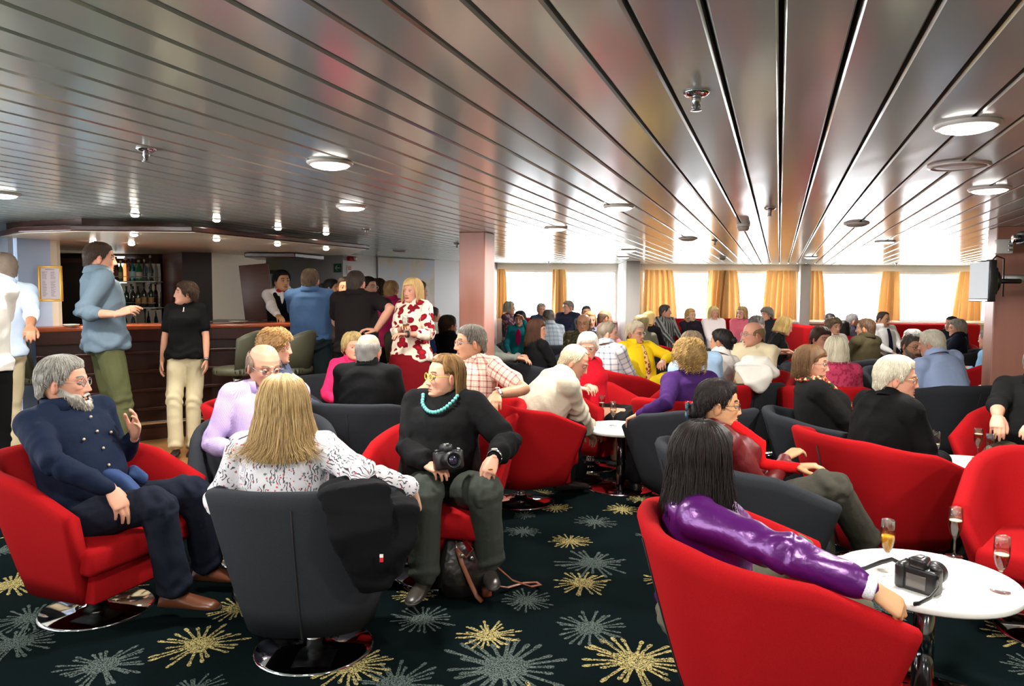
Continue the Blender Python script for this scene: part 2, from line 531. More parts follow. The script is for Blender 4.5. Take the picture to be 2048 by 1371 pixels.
dd = obj('door_1', wallbox(AW0, AW1 - np.array([.02, 0]), 0, 1.86, .04), mat('cream_door', srgb(205, 190, 160), .5), smooth=False); struct(dd)
obj('door_closer', box((-.12, -.09, 0), (.12, 0, .05), .01), mat('green_grey_metal', srgb(90, 100, 92), .4), dd).location = (*((AW0 * .6 + AW1 * .4) - np.array([0, .02])), 1.79)
DP0 = xy(at_y(327, 600, 9.3)); DP1 = xy(at_y(366, 600, 8.85))
struct(obj('wall_panel_wood', wallbox(DP0, DP1, 0, ZC, .06), wood('red_brown_panel', srgb(92, 44, 32), srgb(120, 62, 46), (2, 2, 30), .35), smooth=False))
struct(obj('wall_panel_dark', wallbox(DP1, CW0, 0, ZC, .06), mat('black_brown_panel', (.012, .008, .008), .5), smooth=False))
MB0 = xy(at_y(108, 600, 9.3)); MB1 = DP0
wall('wall_back_bar', MB0 + np.array([0, .08]), MB1 + np.array([0, .08]), DARK_WOOD)
PA, PB, PC = xy(at_y(38, 600, 6.7)), xy(at_y(104, 600, 6.95)), xy(at_y(117, 600, 7.0))
wall('wall_side', (XL, 6.55), PA + np.array([0, -.12]), mat('blue_grey_wall_panel', srgb(160, 176, 196), .45))
wall('wall_panel', PA, PB, PALE)
struct(obj('trim_2', wallbox(PB, PC, 0, ZC, .1), CREAM, smooth=False))
wall('wall_return', PC + np.array([0, .05]), MB0, CREAM)
wall('wall_outer_left', (XL - 2.9, 6.6), (XL - 2.9, YW), CREAM)
wall('wall_outer_front', (XL - 3, YW), (L2[0], YW), CREAM, t=.1)
wall('wall_right', (XR, YW), (XR - 3.6, YR), mat('cream_right_wall', srgb(222, 204, 150), .6))
wall('wall_rear', (XR, YR), (XL - 3, YR), CREAM)

# ---- windows
WFR = mat('white_window_frame', srgb(226, 222, 216), .4)
PANE = pane('window_glass')
def window(i, x0, x1, z0, z1, y, axis='x'):
    m = .035
    fr = []
    for a, b, c, d in ((x0, x0 + m, z0 + m, z1 - m), (x1 - m, x1, z0 + m, z1 - m), (x0, x1, z0, z0 + m), (x0, x1, z1 - m, z1)):
        fr.append(box((a, y - .02, c), (b, y + .05, d)))
    g = join(*fr); p = box((x0 + m, y + .01, z0 + m), (x1 - m, y + .018, z1 - m))
    if axis == 'y':
        sw = lambda q: (np.stack([q[0][:, 1], q[0][:, 0], q[0][:, 2]], 1), q[1])
        g, p = sw(g), sw(p)
    w = struct(obj('window_%d' % i, g, WFR, smooth=False))
    struct(obj('window_glass', p, PANE, w, smooth=False))
    la = bpy.data.lights.new('window_portal', 'AREA'); la.shape = 'RECTANGLE'; la.size = x1 - x0; la.size_y = z1 - z0; la.cycles.is_portal = True
    lo = new_obj('window_portal', la, w)
    if axis == 'y': lo.location = (y + .06, (x0 + x1) / 2, (z0 + z1) / 2); lo.rotation_euler = (0, -math.pi / 2, 0); la.size, la.size_y = z1 - z0, x1 - x0
    else: lo.location = ((x0 + x1) / 2, y + .03, (z0 + z1) / 2); lo.rotation_euler = (-math.pi / 2, 0, 0)
SILL, HEAD = 1.0, 1.945
XW = lambda px: X_at(px, YW)
spans = [(994, 1107), (1126, 1231), (1281, 1430), (1448, 1588), (1613, 1772), (1782, 1948), (1956, 2030)]
edges = [L2[0]] + [v for a, b in spans for v in (XW(a), XW(b))] + [XR]
ws = [box((L2[0], YW, 0), (XR, YW + .12, SILL)), box((L2[0], YW - .05, HEAD), (XR, YW + .12, ZC + .02))]
for i in range(0, len(edges), 2):
    ws.append(box((edges[i], YW, SILL), (edges[i + 1], YW + .12, HEAD)))
struct(obj('wall_window', join(*ws), mat('window_wall_panel', srgb(214, 206, 196), .5), smooth=False))
for i, (a, b) in enumerate(spans):
    window(i + 1, XW(a), XW(b), SILL, HEAD, YW + .02)
xp = X_at(1250, 13.1); xq = X_at(1278, 13.1)
struct(obj('column_1', box((xp, 13.1, 0), (xq, YW, ZC), .01), mat('pier_white', srgb(210, 204, 198), .45)))
struct(obj('column_2', box((XW(1591), 14.05, 0), (XW(1611), YW, ZC), .01), MATS['pier_white']))
struct(obj('trim_3', box((L2[0] + .3, YW - .1, SILL - .04), (XR - .2, YW + .02, SILL)), MATS['pier_white'], smooth=False))
# port side windows (behind the camera's left)
sp = [(-4.0, -2.2), (-1.9, -.1), (.2, 2.0), (2.3, 4.1), (4.4, 6.0)]
ed = [YR] + [v for s in sp for v in s] + [6.62]
ws = [box((XL - .1, YR, 0), (XL, 6.62, .95)), box((XL - .1, YR, 1.9), (XL, 6.62, ZC + .02))]
for i in range(0, len(ed), 2): ws.append(box((XL - .1, ed[i], .95), (XL, ed[i + 1], 1.9)))
struct(obj('wall_port', join(*ws), WHITEW, smooth=False))
for i, (a, b) in enumerate(sp): window(9 + i, a, b, .95, 1.9, XL - .06, 'y')

# ---- square pillars
COPPER = wood('salmon_wood_laminate', srgb(160, 106, 90), srgb(174, 118, 100), (18, 18, 2), .35)
def pillar(name, c, a, b, m=COPPER):
    c = np.array(c)
    p = [c, c + a, c + a + b, c + b]
    return struct(obj(name, prism(p, 0, ZC, .008), m, smooth=False))
pillar('pillar_1', xy(at_z(969.5, 463, ZC)), -EP * .27, ED * .27)
P2 = xy(at_z(1994.6, 453, ZC))
pillar('pillar_2', P2, EP * .3, ED * .3)

# ---- curtains
def curtain_mat():
    m, nt, b = _new('gold_curtain')
    out = nt.nodes['Material Output']
    tr = nt.nodes.new('ShaderNodeBsdfTranslucent'); tr.inputs[0].default_value = (*srgb(248, 222, 176), 1)
    df = nt.nodes.new('ShaderNodeBsdfDiffuse'); df.inputs[0].default_value = (*srgb(214, 176, 124), 1)
    mx = nt.nodes.new('ShaderNodeMixShader'); mx.inputs[0].default_value = .3
    nt.links.new(df.outputs[0], mx.inputs[1]); nt.links.new(tr.outputs[0], mx.inputs[2]); nt.links.new(mx.outputs[0], out.inputs[0])
    return m
CURT = curtain_mat()
def curtain(a0, a1, b0, b1, label, y=YW - .13):
    n, r = 60, 16
    xs0 = (X_at(a0, y), X_at(a1, y)); xs1 = (X_at(b0, y), X_at(b1, y))
    P = np.zeros((r, n, 3)); ph = rnd.random() * 6
    k = max(3, (xs0[1] - xs0[0]) / .1)
    for i in range(r):
        t = i / (r - 1)
        u = np.linspace(0, 1, n)
        a, b = xs0[0] + (xs1[0] - xs0[0]) * t ** .7, xs0[1] + (xs1[1] - xs0[1]) * t ** .7
        P[i, :, 0] = a + (b - a) * (u + .012 * np.sin(u * 2 * np.pi * k * 2 + 1))
        P[i, :, 1] = y + .06 * np.sin(u * 2 * np.pi * k + ph + .6 * t) * (.7 + .5 * t) + .015 * np.sin(u * 2 * np.pi * k * 2.3 + 2 * t)
        P[i, :, 2] = HEAD + .02 - t * .93
    V, Fc = grid(P)
    V2 = V + np.array([0, .006, 0]); N = len(V)
    tag(obj('curtain', (np.vstack([V, V2]), Fc + [tuple(N + q for q in f[::-1]) for f in Fc]), CURT), label, 'curtain', 'gold curtains along the window wall')
curtain(994, 1010, 992, 1016, 'narrow gold curtain just right of the brown pillar')
curtain(1104, 1130, 1102, 1136, 'gold curtain between the two windows left of the grey wall column')
curtain(1286, 1342, 1284, 1352, 'wide gold curtain just right of the white wall column')
curtain(1414, 1450, 1412, 1442, 'gold curtain at mid window behind the woman in the white cardigan')
curtain(1444, 1468, 1440, 1480, 'gold curtain sloping out beside the window behind the woman in pink')
curtain(1528, 1588, 1520, 1590, 'gold curtain left of the white post between window bays')
curtain(1615, 1640, 1612, 1652, 'gold curtain right of the white post between window bays')
curtain(1758, 1792, 1748, 1796, 'gold curtain behind the man in white shirt and dark tie')
curtain(1912, 1954, 1900, 1956, 'gold curtain nearest the wall-mounted television')

# ---- red window sofas
def sofa(x0, x1, y0, y1, face, label, back=1.06):
    cx, cy = (x0 + x1) / 2, (y0 + y1) / 2
    t = thing('banquette_sofa', label, 'sofa', (cx, cy, 0))
    hx, hy = (x1 - x0) / 2, (y1 - y0) / 2
    obj('base', box((-hx + .03, -hy + .05, 0), (hx - .03, hy - .03, .12)), BLACKP, t)
    n = max(1, int(round((2 * hx if face in '-y' else 2 * hy) / .75)))
    if face == '-y':
        obj('backrest', box((-hx, hy - .2, .12), (hx, hy, back), .05, 3), RED, t)
        for k in range(n):
            w = 2 * hx / n
            obj('seat_cushion', box((-hx + k * w + .004, -hy, .12), (-hx + (k + 1) * w - .004, hy - .2, .44), .04, 3), RED, t)
    else:
        s = 1 if face == '+x' else -1
        bx = (-hx, -hx + .2) if s > 0 else (hx - .2, hx)
        obj('backrest', box((bx[0], -hy, .12), (bx[1], hy, back), .05, 3), RED, t)
        for k in range(n):
            w = 2 * hy / n
            sx = (-hx + .2, hx) if s > 0 else (-hx, hx - .2)
            obj('seat_cushion', box((sx[0], -hy + k * w + .004, .12), (sx[1], -hy + (k + 1) * w - .004, .44), .04, 3), RED, t)
    return t
sofa(L2[0] + .35, X_at(1228, 13.6), 13.3, 14.0, '-y', 'long red sofa under the left windows')
sofa(X_at(1285, 13.6), X_at(1586, 13.6), 13.3, 14.0, '-y', 'long red sofa under the middle windows')
sofa(X_at(1660, 13.6), X_at(1975, 13.6), 13.3, 14.0, '-y', 'long red sofa under the right windows', .98)
sofa(X_at(1606, 11.6), X_at(1606, 11.6) + .75, 11.6, 13.25, '+x', 'short red sofa end-on beside the white window post', 1.02)

# ---- bar
bar = thing('bar_counter', 'dark wood bar counter with polished top and panelled front', 'bar', (0, 0, 0))
def offs(path, d, nn=nb):
    return [p + nn * d for p in path]
def strip(path, d0, d1, z0, z1, bev=0):
    return prism(list(offs(path, d0)) + list(offs(path, d1))[::-1], z0, z1, bev)
obj('bar_top', strip(BF, 0, .52, 1.115, 1.16, .012), BAR_TOP, bar)
obj('fascia', strip(BF, .03, .1, 1.0, 1.115), DARK_WOOD, bar, smooth=False)
obj('front_panel', strip(BF, .1, .16, 0.0, 1.0), wood('bar_front', srgb(32, 13, 12), srgb(54, 25, 21), (3, 3, 25), .3), bar, smooth=False)
for k in range(4):
    obj('moulding', strip(BF, .075, .11, .3 + k * .19, .335 + k * .19, .008), DARK_WOOD, bar)
obj('plinth', strip(BF, .07, .14, 0, .12), DARK_WOOD, bar, smooth=False)
rl = [(*p, .2) for p in offs(BF, -.06)]
rail = obj('foot_rail', tube(rl, .02, 10), CHROME, bar)
for p in offs(BF, -.06)[1:4]:
    obj('rail_bracket', tube([(*p, .2), (*(p + nb * .15), .2)], .012, 8), CHROME, rail)
tag(obj('bar_flap', move(box((-.17, 0, 0), (.17, .04, .66), .004), (0, 0, 0)), wood('flap_wood', srgb(60, 30, 20), srgb(84, 44, 30), (3, 3, 30), .4)), 'upright dark wooden flap standing open behind the bartender', 'bar flap')
o = PENDING[-1]; p = at_y(520, 640, 8.75); o.location = (p.x, p.y, 1.16); o.rotation_euler = (0, -.1, .1)
tag(obj('counter_box', box((-.09, -.08, 0), (.09, .08, .1), .006), DARK_WOOD), 'small dark wooden box beside the bartender at the open flap', 'box')
p = at_y(513, 640, 8.55); PENDING[-1].location = (p.x, p.y, 1.0)
struct(obj('trim_4', box((-.6, -.25, 0), (.5, .3, 1.0)), DARK_WOOD, smooth=False)); p = at_y(520, 640, 8.7); PENDING[-1].location = (p.x, p.y, 0)
obj('ledge', box((-.6, -.25, 1.0), (.5, .3, 1.16)), DARK_WOOD, PENDING[-1], smooth=False); PENDING[-1].hide_render = False

# canopy over the bar
ZB = 1.965
cf = [xy(at_z(px, py, ZB)) for px, py in ((36, 464), (141, 461), (385, 463), (739.5, 498))]
cback = [xy(at_z(702, 508, ZB)), CW1 + np.array([0, .1]), CW0, DP1, DP0, MB0, PC, PA + np.array([-.2, 0])]
can = thing('bar_canopy', 'dark wooden stepped canopy hanging over the bar', 'canopy', (0, 0, 0))
obj('slab', prism(cf + cback, ZB, ZB + .045, .008), DARK_WOOD, can, smooth=False)
inner = [c + nrm(np.array([-2.6, 8.6]) - c) * .05 for c in cf]
obj('soffit', prism(inner + cback, ZB - .004, ZB + .001), mat('glossy_beige_soffit', srgb(250, 236, 206), .28), can, smooth=False)
uf = [xy(at_z(px, py, ZC)) for px, py in ((65, 441), (163, 436), (370, 448), (716, 483))]
obj('upper_tier', prism(uf + cback, ZB + .045, ZC, .0), wood('canopy_tier', srgb(64, 34, 30), srgb(96, 62, 56), (3, 3, 30), .3), can, smooth=False)
bc = [xy(at_y(488, 500, 8.75)), xy(at_y(590, 500, 8.75)), xy(at_y(648, 500, 9.4)), xy(at_y(600, 500, 9.6)), xy(at_y(515, 500, 9.4))]
obj('back_canopy', prism(bc, 1.9, 1.955, .01), DARK_WOOD, can, smooth=False)

SPOTE = emit('spot_glow', (1, .93, .8), 40)
def spot(px, py, z, r, power, label):
    p = at_z(px, py, z)
    t = thing('spotlight', label, 'light', (p.x, p.y, z), 0, 'small halogen spotlights over the bar')
    obj('bezel', lathe([(r * 1.35, 0), (r * 1.35, -.004), (r * 1.05, -.008), (r, -.004), (r, 0)], 16), CHROME, t)
    obj('bulb', lathe([(r, -.005), (r * .95, -.014), (r * .6, -.022), (.001, -.024)], 14), SPOTE, t)
    la = bpy.data.lights.new('spot_lamp', 'SPOT'); la.energy = power; la.color = (1, .88, .7); la.spot_size = 1.7; la.spot_blend = .6; la.shadow_soft_size = .03
    lo = new_obj('spot_lamp', la, t); lo.location = (0, 0, -.02)
for px, py in ((268, 467), (433, 477), (555, 487), (652, 496), (263, 486), (186, 482), (591, 508)):
    spot(px, py, ZB - .005, .03, 80 if py in (486, 482, 508, 496) else 45, 'small halogen spot recessed in the soffit over the bar')
for px, py in ((433, 438), (556, 455), (652, 465), (270, 428)):  # added lamps in place of the canopy spots' reflections in the glossy ceiling
    spot(px, py, ZC - .001, .03, 8, 'small halogen spot added in place of a lamp reflection on the ceiling planks')

# ---- ceiling fittings
LENS = emit('lamp_diffuser', (1, .95, .88), 9)
LENS_OFF = mat('lamp_off', srgb(190, 178, 165), .4)
RIM = mat('white_metal_rim', srgb(225, 218, 210), .3)
def downlight(px, py, label, on=True, r=.09, loc=None):
    p = Vector(loc) if loc else at_z(px, py, ZC)
    t = thing('downlight', label, 'light', (p.x, p.y, ZC), 0, 'round ceiling downlights')
    obj('rim', lathe([(r * 1.18, .0), (r * 1.18, -.006), (r * 1.1, -.014), (r, -.016), (r * .98, -.006)], 32), RIM, t)
    obj('diffuser', lathe([(r * .99, -.012), (r * .9, -.022), (r * .6, -.03), (.001, -.034)], 28), LENS if on else LENS_OFF, t)
    if on:
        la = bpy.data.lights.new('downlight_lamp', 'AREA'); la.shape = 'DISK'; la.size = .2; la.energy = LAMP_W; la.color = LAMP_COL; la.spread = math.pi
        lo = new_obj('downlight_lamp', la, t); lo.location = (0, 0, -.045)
for px, py, lb in ((1935, 247, 'largest bright round downlight at upper right of the ceiling'), (1979, 376, 'bright round downlight above the television'),
                   (660, 324, 'bright round downlight at left over the lounge'), (703, 412, 'round downlight near the bar canopy end'),
                   (1238, 412, 'round downlight in mid ceiling before the windows'), (1112, 455, 'round downlight before the left windows'),
                   (1258, 499, 'small distant downlight above the grey wall column'), (1246, 513, 'most distant downlight beside the grey wall column'),
                   (1622, 513, 'distant downlight above the white window post'), (1770, 482, 'distant downlight before the right windows'), (1, 386, 'downlight at far left edge of the ceiling')):
    downlight(px, py, lb)
for px, py, lb in ((1713, 446, 'unlit round fitting before the right windows'), (1376, 476, 'unlit round fitting before the middle windows'), (800, 500, 'unlit round fitting by the map wall')):
    downlight(px, py, lb, False, .085)
for k, (x, y) in enumerate(((-3.2, 2.0), (-1.0, 1.2), (1.2, .6), (3.2, 1.0), (-2.5, -1.2), (0, -1.5), (2.4, -1.6))):
    downlight(0, 0, 'round ceiling downlight behind the viewpoint', loc=(x, y, ZC))
p = at_z(1918, 331, ZC)
sp_ = thing('ceiling_speaker', 'flat round speaker grille in the ceiling at right', 'speaker', (p.x, p.y, ZC))
obj('rim', lathe([(.13, 0), (.13, -.006), (.115, -.009), (.112, -.005)], 32), RIM, sp_)
obj('grille', lathe([(.113, -.006), (.06, -.007), (.001, -.007)], 28), LENS_OFF, sp_)
def sprinkler(px, py, label):
    p = at_z(px, py, ZC); t = thing('sprinkler', label, 'sprinkler', (p.x, p.y, ZC), 0, 'ceiling sprinklers')
    obj('escutcheon', lathe([(.04, 0), (.04, -.004), (.03, -.012), (.014, -.016)], 20), CHROME, t)
    obj('body', lathe([(.013, -.012), (.014, -.03), (.009, -.036), (.006, -.05), (.001, -.05)], 12), STEEL, t)
    obj('deflector', lathe([(.016, -.052), (.017, -.055), (.001, -.056)], 14), STEEL, t)
    for s in (-1, 1): obj('frame_arm', tube([(s * .009, 0, -.034), (s * .012, 0, -.044), (s * .004, 0, -.052)], .002, 6), STEEL, t)
for px, py, lb in ((1393, 184, 'largest chrome sprinkler in the ceiling at right of centre'), (292, 297, 'chrome sprinkler in the ceiling above the bar side'), (1540, 416, 'small sprinkler in the ceiling before the middle windows'),
                   (732, 457, 'sprinkler in the ceiling near the bar canopy end'), (1430, 480, 'tiny distant sprinkler by the middle windows'), (914, 486, 'sprinkler beside the brown pillar top'), (1097, 523, 'sprinkler over the left windows'), (1793, 526, 'sprinkler over the right windows')):
    sprinkler(px, py, lb)
for px, py, lb in ((1487, 447, 'white smoke detector on the ceiling before the middle windows'), (1445, 512, 'distant white smoke detector over the middle windows')):
    p = at_z(px, py, ZC); t = thing('smoke_detector', lb, 'smoke detector', (p.x, p.y, ZC))
    obj('base', lathe([(.055, 0), (.055, -.02), (.05, -.024)], 24), RIM, t)
    obj('sensor_head', lathe([(.048, -.02), (.046, -.05), (.036, -.06), (.001, -.062)], 24), LENS_OFF, t)
    obj('indicator', ell((.03, 0, -.058), .006, 8, 5), emit('red_led', (1, .1, .05), 1), t)

# ---- things on the walls
def wall_pt(px, py, A, D):
    q = on_line(px, A, D); d = ray(px, py); s = np.linalg.norm(q) / math.hypot(d.x, d.y)
    return np.array([q[0], q[1], CAMH + d.z * s])
def on_wall(A, D, N, px0, py0, px1, py1):
    a, b = wall_pt(px0, py0, A, D), wall_pt(px1, py1, A, D)
    c = (a + b) / 2; w = np.linalg.norm((b - a)[:2]); h = abs(a[2] - b[2])
    return c + np.array([*(N * .002), 0]), w, h, math.atan2(D[1], D[0])
def map_mat():
    m, nt, b = _new('faded_wall_map')
    tc = nt.nodes.new('ShaderNodeTexCoord'); t = nt.nodes.new('ShaderNodeTexNoise'); t.inputs['Scale'].default_value = 2.6; t.inputs['Detail'].default_value = 9
    cr = nt.nodes.new('ShaderNodeValToRGB'); e = cr.color_ramp.elements
    e[0].position = .47; e[0].color = (*srgb(204, 212, 226), 1); e[1].position = .56; e[1].color = (*srgb(218, 206, 194), 1)
    q = e.new(.6); q.color = (*srgb(206, 200, 184), 1)
    nt.links.new(tc.outputs['Object'], t.inputs['Vector']); nt.links.new(t.outputs[0], cr.inputs[0]); nt.links.new(cr.outputs[0], b.inputs['Base Color'])
    setp(b, Roughness=.3)
    return m
c, w, h, az = on_wall(L1, LW, LN, 755, 514, 868, 640)
t = thing('wall_map', 'large faded blue and beige map on the left wall', 'map', c, az)
obj('map_sheet', box((-w / 2, -.012, -h / 2), (w / 2, 0, h / 2)), map_mat(), t, smooth=False)
obj('map_edge', join(box((-w / 2 - .015, -.018, -h / 2), (-w / 2, 0, h / 2)), box((-w / 2 - .015, -.018, h / 2), (w / 2, 0, h / 2 + .012))), mat('grey_edge', srgb(110, 112, 118), .5), t, smooth=False)
c, w, h, az = on_wall(L1, LW, LN, 694, 512, 708, 522)
t = thing('fire_alarm', 'red fire alarm sounder box high on the white wall', 'alarm', c, az)
obj('housing', box((-w / 2, -.07, -h / 2), (w / 2, 0, h / 2), .01), mat('alarm_red', srgb(190, 30, 40), .35), t)
obj('bell', move(xf(lathe([(.03, 0), (.03, .02), (.02, .03), (.001, .03)], 16), Matrix.Rotation(math.pi / 2, 4, 'X')), (w * .2, -.07, 0)), RIM, t)
c, w, h, az = on_wall(L1, LW, LN, 694, 530, 703, 549)
t = thing('notice', 'small white notice with red square below the fire alarm', 'sign', c, az)
obj('board', box((-w / 2, -.01, -h / 2), (w / 2, 0, h / 2)), RIM, t, smooth=False)
obj('red_square', join(*[box((a, -.0115, b), (a2, -.01, b2)) for a, b, a2, b2 in ((-.3 * w, .0, .3 * w, .01), (-.3 * w, .28 * h, .3 * w, .28 * h + .01), (-.3 * w, 0, -.3 * w + .01, .28 * h), (.3 * w - .01, 0, .3 * w, .28 * h), (-.1 * w, .1 * h, .1 * w, .2 * h))]), MATS['alarm_red'], t, smooth=False)
AD = nrm(L1 - AW1); AN = np.array([AD[1], -AD[0]])
c, w, h, az = on_wall(AW1, AD, AN, 669, 527, 684, 544)
t = thing('exit_arrow_sign', 'green sign with white arrow pointing left on the grey wall', 'sign', c, az)
obj('board', box((-w / 2, -.012, -h / 2), (w / 2, 0, h / 2), .003), mat('exit_green', srgb(16, 96, 66), .4), t, smooth=False)
s = min(w, h)
ar = [(-.36 * s, 0), (-.06 * s, .3 * s), (.06 * s, .3 * s), (-.14 * s, .06 * s), (.36 * s, .06 * s), (.36 * s, -.06 * s), (-.14 * s, -.06 * s), (.06 * s, -.3 * s), (-.06 * s, -.3 * s)]
obj('arrow', (np.array([(x, -.0135, z) for x, z in ar]), [(0, 1, 2, 3), (0, 3, 4, 5, 6, 0)[:5], (0, 6, 7, 8)]), RIM, t, smooth=False)
# menu board
q = at_y(109, 567, 6.86)
t = thing('menu_board', 'gold framed menu board hanging on the wall edge left of the bar', 'menu board', (q.x, q.y - .06, q.z), .08)
bw, bh = .092, .15
obj('sheet', box((-bw, -.004, -bh), (bw, .01, bh)), mat('menu_paper', srgb(214, 196, 196), .5), t, smooth=False)
obj('frame', join(box((-bw - .012, -.014, -bh - .012), (-bw + .008, .012, bh + .012), .004), box((bw - .008, -.014, -bh - .012), (bw + .012, .012, bh + .012), .004), box((-bw, -.014, bh - .008), (bw, .012, bh + .012), .004), box((-bw, -.014, -bh - .012), (bw, .012, -bh + .008), .004)), mat('gold_frame', srgb(214, 160, 60), .35, .3), t)
ln = []
for cx0, cx1 in ((-.07, -.02), (.005, .055)):
    z = bh - .045
    while z > -bh + .03:
        if not (-.005 < z - .03 < .012): ln.append(box((cx0, -.0055, z), (cx0 + (cx1 - cx0) * rnd.uniform(.5, 1), -.004, z + .003)))
        z -= .0105
ln.append(box((-.04, -.0055, bh - .025), (.04, -.004, bh - .02)))
obj('menu_lines', join(*ln), mat('menu_ink', srgb(110, 95, 105), .7), t, smooth=False)
# television
q = at_y(1957, 562, 6.02)
nrmv = np.array([-.98, .21]); az = math.atan2(nrmv[1], nrmv[0]) + math.pi / 2
t = thing('television', 'flat television on bracket at the right-hand wooden pillar', 'television', q, az)
obj('housing', box((-.2, .004, -.165), (.2, .055, .165), .008), BLACKP, t)
obj('rear_housing', box((-.13, .05, -.11), (.13, .1, .11), .02), BLACKP, t)
obj('screen', box((-.185, -.001, -.14), (.185, .005, .152)), emit('screen_glow', srgb(176, 182, 186), .55), t, smooth=False)
obj('speaker_strip', box((-.185, -.001, -.16), (.185, .005, -.146)), STEEL, t, smooth=False)
obj('mount_disc', move(xf(lathe([(.09, 0), (.09, .03), (.07, .04), (.001, .04)], 20), Matrix.Rotation(-math.pi / 2, 4, 'X')), (0, .1, .0)), BLACKP, t)
obj('mount_arm', tube([(0, .11, 0), (.03, .2, 0), (.0, .3, 0)], .02, 8), BLACKP, t)
cb = obj('cable', tube([(.05, .07, .16), (.06, .1, .2), (.02, .17, .18), (-.05, .2, .06), (-.02, .19, -.12)], .006, 6), BLACKP, t)
q = at_z(2030, 482, 1.93)
t = thing('projector', 'black projector hanging from ceiling at top right of the pillar', 'projector', (q.x, q.y - .3, 1.93), -.3)
obj('housing', box((-.14, -.11, -.05), (.2, .11, .06), .02), BLACKP, t)
obj('lens', xf(lathe([(.03, 0), (.035, .05), (.025, .055), (.001, .045)], 16), Matrix.Translation((-.14, 0, 0)) @ Matrix.Rotation(-math.pi / 2, 4, 'Y')), CHROME, t)
obj('ceiling_stem', tube([(0, 0, .05), (0, 0, ZC - 1.93)], .02, 8), BLACKP, t)
q = at_y(2003, 494, 6.3)
t = thing('junction_box', 'white cable box fixed to the pillar beside the projector', 'box', (q.x - .02, q.y - .06, q.z), -PSI)
obj('case', box((-.06, -.04, -.06), (.06, .04, .06), .008), RIM, t)
for k in range(3): obj('plug', box((.02, -.05, -.04 + k * .035), (.055, -.038, -.02 + k * .035), .004), STEEL, t)
PENDING[-1]
pb = P2 + EP * .16 - ED * .012
t = thing('pillar_bracket', 'grey steel plate screwed across the front of the right pillar', 'bracket', (pb[0], pb[1], at_y(2015, 556, 6.3).z), -PSI)
obj('plate', box((-.11, -.008, -.03), (.11, .01, .03), .003), STEEL, t)
for s in (-1, 1): obj('screw', ell((s * .08, -.01, 0), .006, 8, 5), CHROME, t)
# ------------------------------------------------------------------ back bar with bottles
BY = 9.12
mir = thing('bar_mirror', 'tall mirror behind the bottle shelves', 'mirror', (0, 0, 0))
ma, mb = xy(at_y(214, 600, 9.27)), xy(at_y(322, 600, 9.27))
obj('glass', wallbox(ma, mb, 1.0, 1.84, .01), mat('mirror', (.8, .8, .8), .02, 1.0), mir, smooth=False)
mc = xy(at_y(119, 600, 9.27))
obj('dark_panel', wallbox(mc, ma, .9, 1.84, .012), MATS['black_brown_panel'], mir, smooth=False)
obj('top_rail', wallbox(mc - np.array([0, .04]), mb - np.array([0, .04]), 1.84, 1.9, .05), DARK_WOOD, mir, smooth=False)
obj('post', wallbox(xy(at_y(272, 600, 9.24)), xy(at_y(287, 600, 9.24)), .9, 1.84, .02), mat('grey_post', srgb(150, 146, 132), .5), mir, smooth=False)
bb = thing('back_bar_cabinet', 'low dark cabinet behind the bar counter', 'cabinet', (0, 0, 0))
obj('carcass', wallbox(mc + np.array([.42, -.35]), mb + np.array([0, -.35]), 0, .95, .34), DARK_WOOD, bb, smooth=False)
obj('worktop', wallbox(mc + np.array([.42, -.37]), mb + np.array([0, -.37]), .95, .985, .37), MATS['black_brown_panel'], bb, smooth=False)
lp = thing('reflection_panel', 'glowing white panel standing in for the window reflection behind the bar bottles', 'reflection panel', (0, 0, 0))  # emissive stand-in for the bright window reflection in the bar mirror
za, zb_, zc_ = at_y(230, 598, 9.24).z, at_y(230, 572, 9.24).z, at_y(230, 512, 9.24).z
obj('upper_reflection', wallbox(xy(at_y(206, 600, 9.25)), xy(at_y(251, 600, 9.25)), zb_ + .04, zc_, .012), emit('reflection_glow', (1, .98, .95), 3.0), lp, smooth=False)
obj('lower_reflection', wallbox(xy(at_y(206, 600, 9.25)), xy(at_y(234, 600, 9.25)), za, zb_, .012), MATS['reflection_glow'], lp, smooth=False)
SHZ = []
for i, (py, lb) in enumerate(((562, 'upper glass shelf of spirit bottles behind the bar'), (614, 'lower glass shelf of wine bottles behind the bar'))):
    z = at_y(265, py, BY).z; SHZ.append(z)
    a, b = X_at(213, BY), X_at(320, BY)
    s = thing('glass_shelf', lb, 'shelf', ((a + b) / 2, BY, z))
    obj('shelf_plate', box((-(b - a) / 2, -.09, -.012), ((b - a) / 2, .13, 0), .002), mat('frosted_shelf', srgb(226, 230, 222), .15, spec=.6), s)
    obj('guard_rail', tube([(-(b - a) / 2, -.085, .055), ((b - a) / 2, -.085, .055)], .004, 6), CHROME, s)
    for x in (-.25, .22): obj('bracket', box((x - .02, -.03, -.035), (x + .02, .13, -.012), .004), RIM, s)
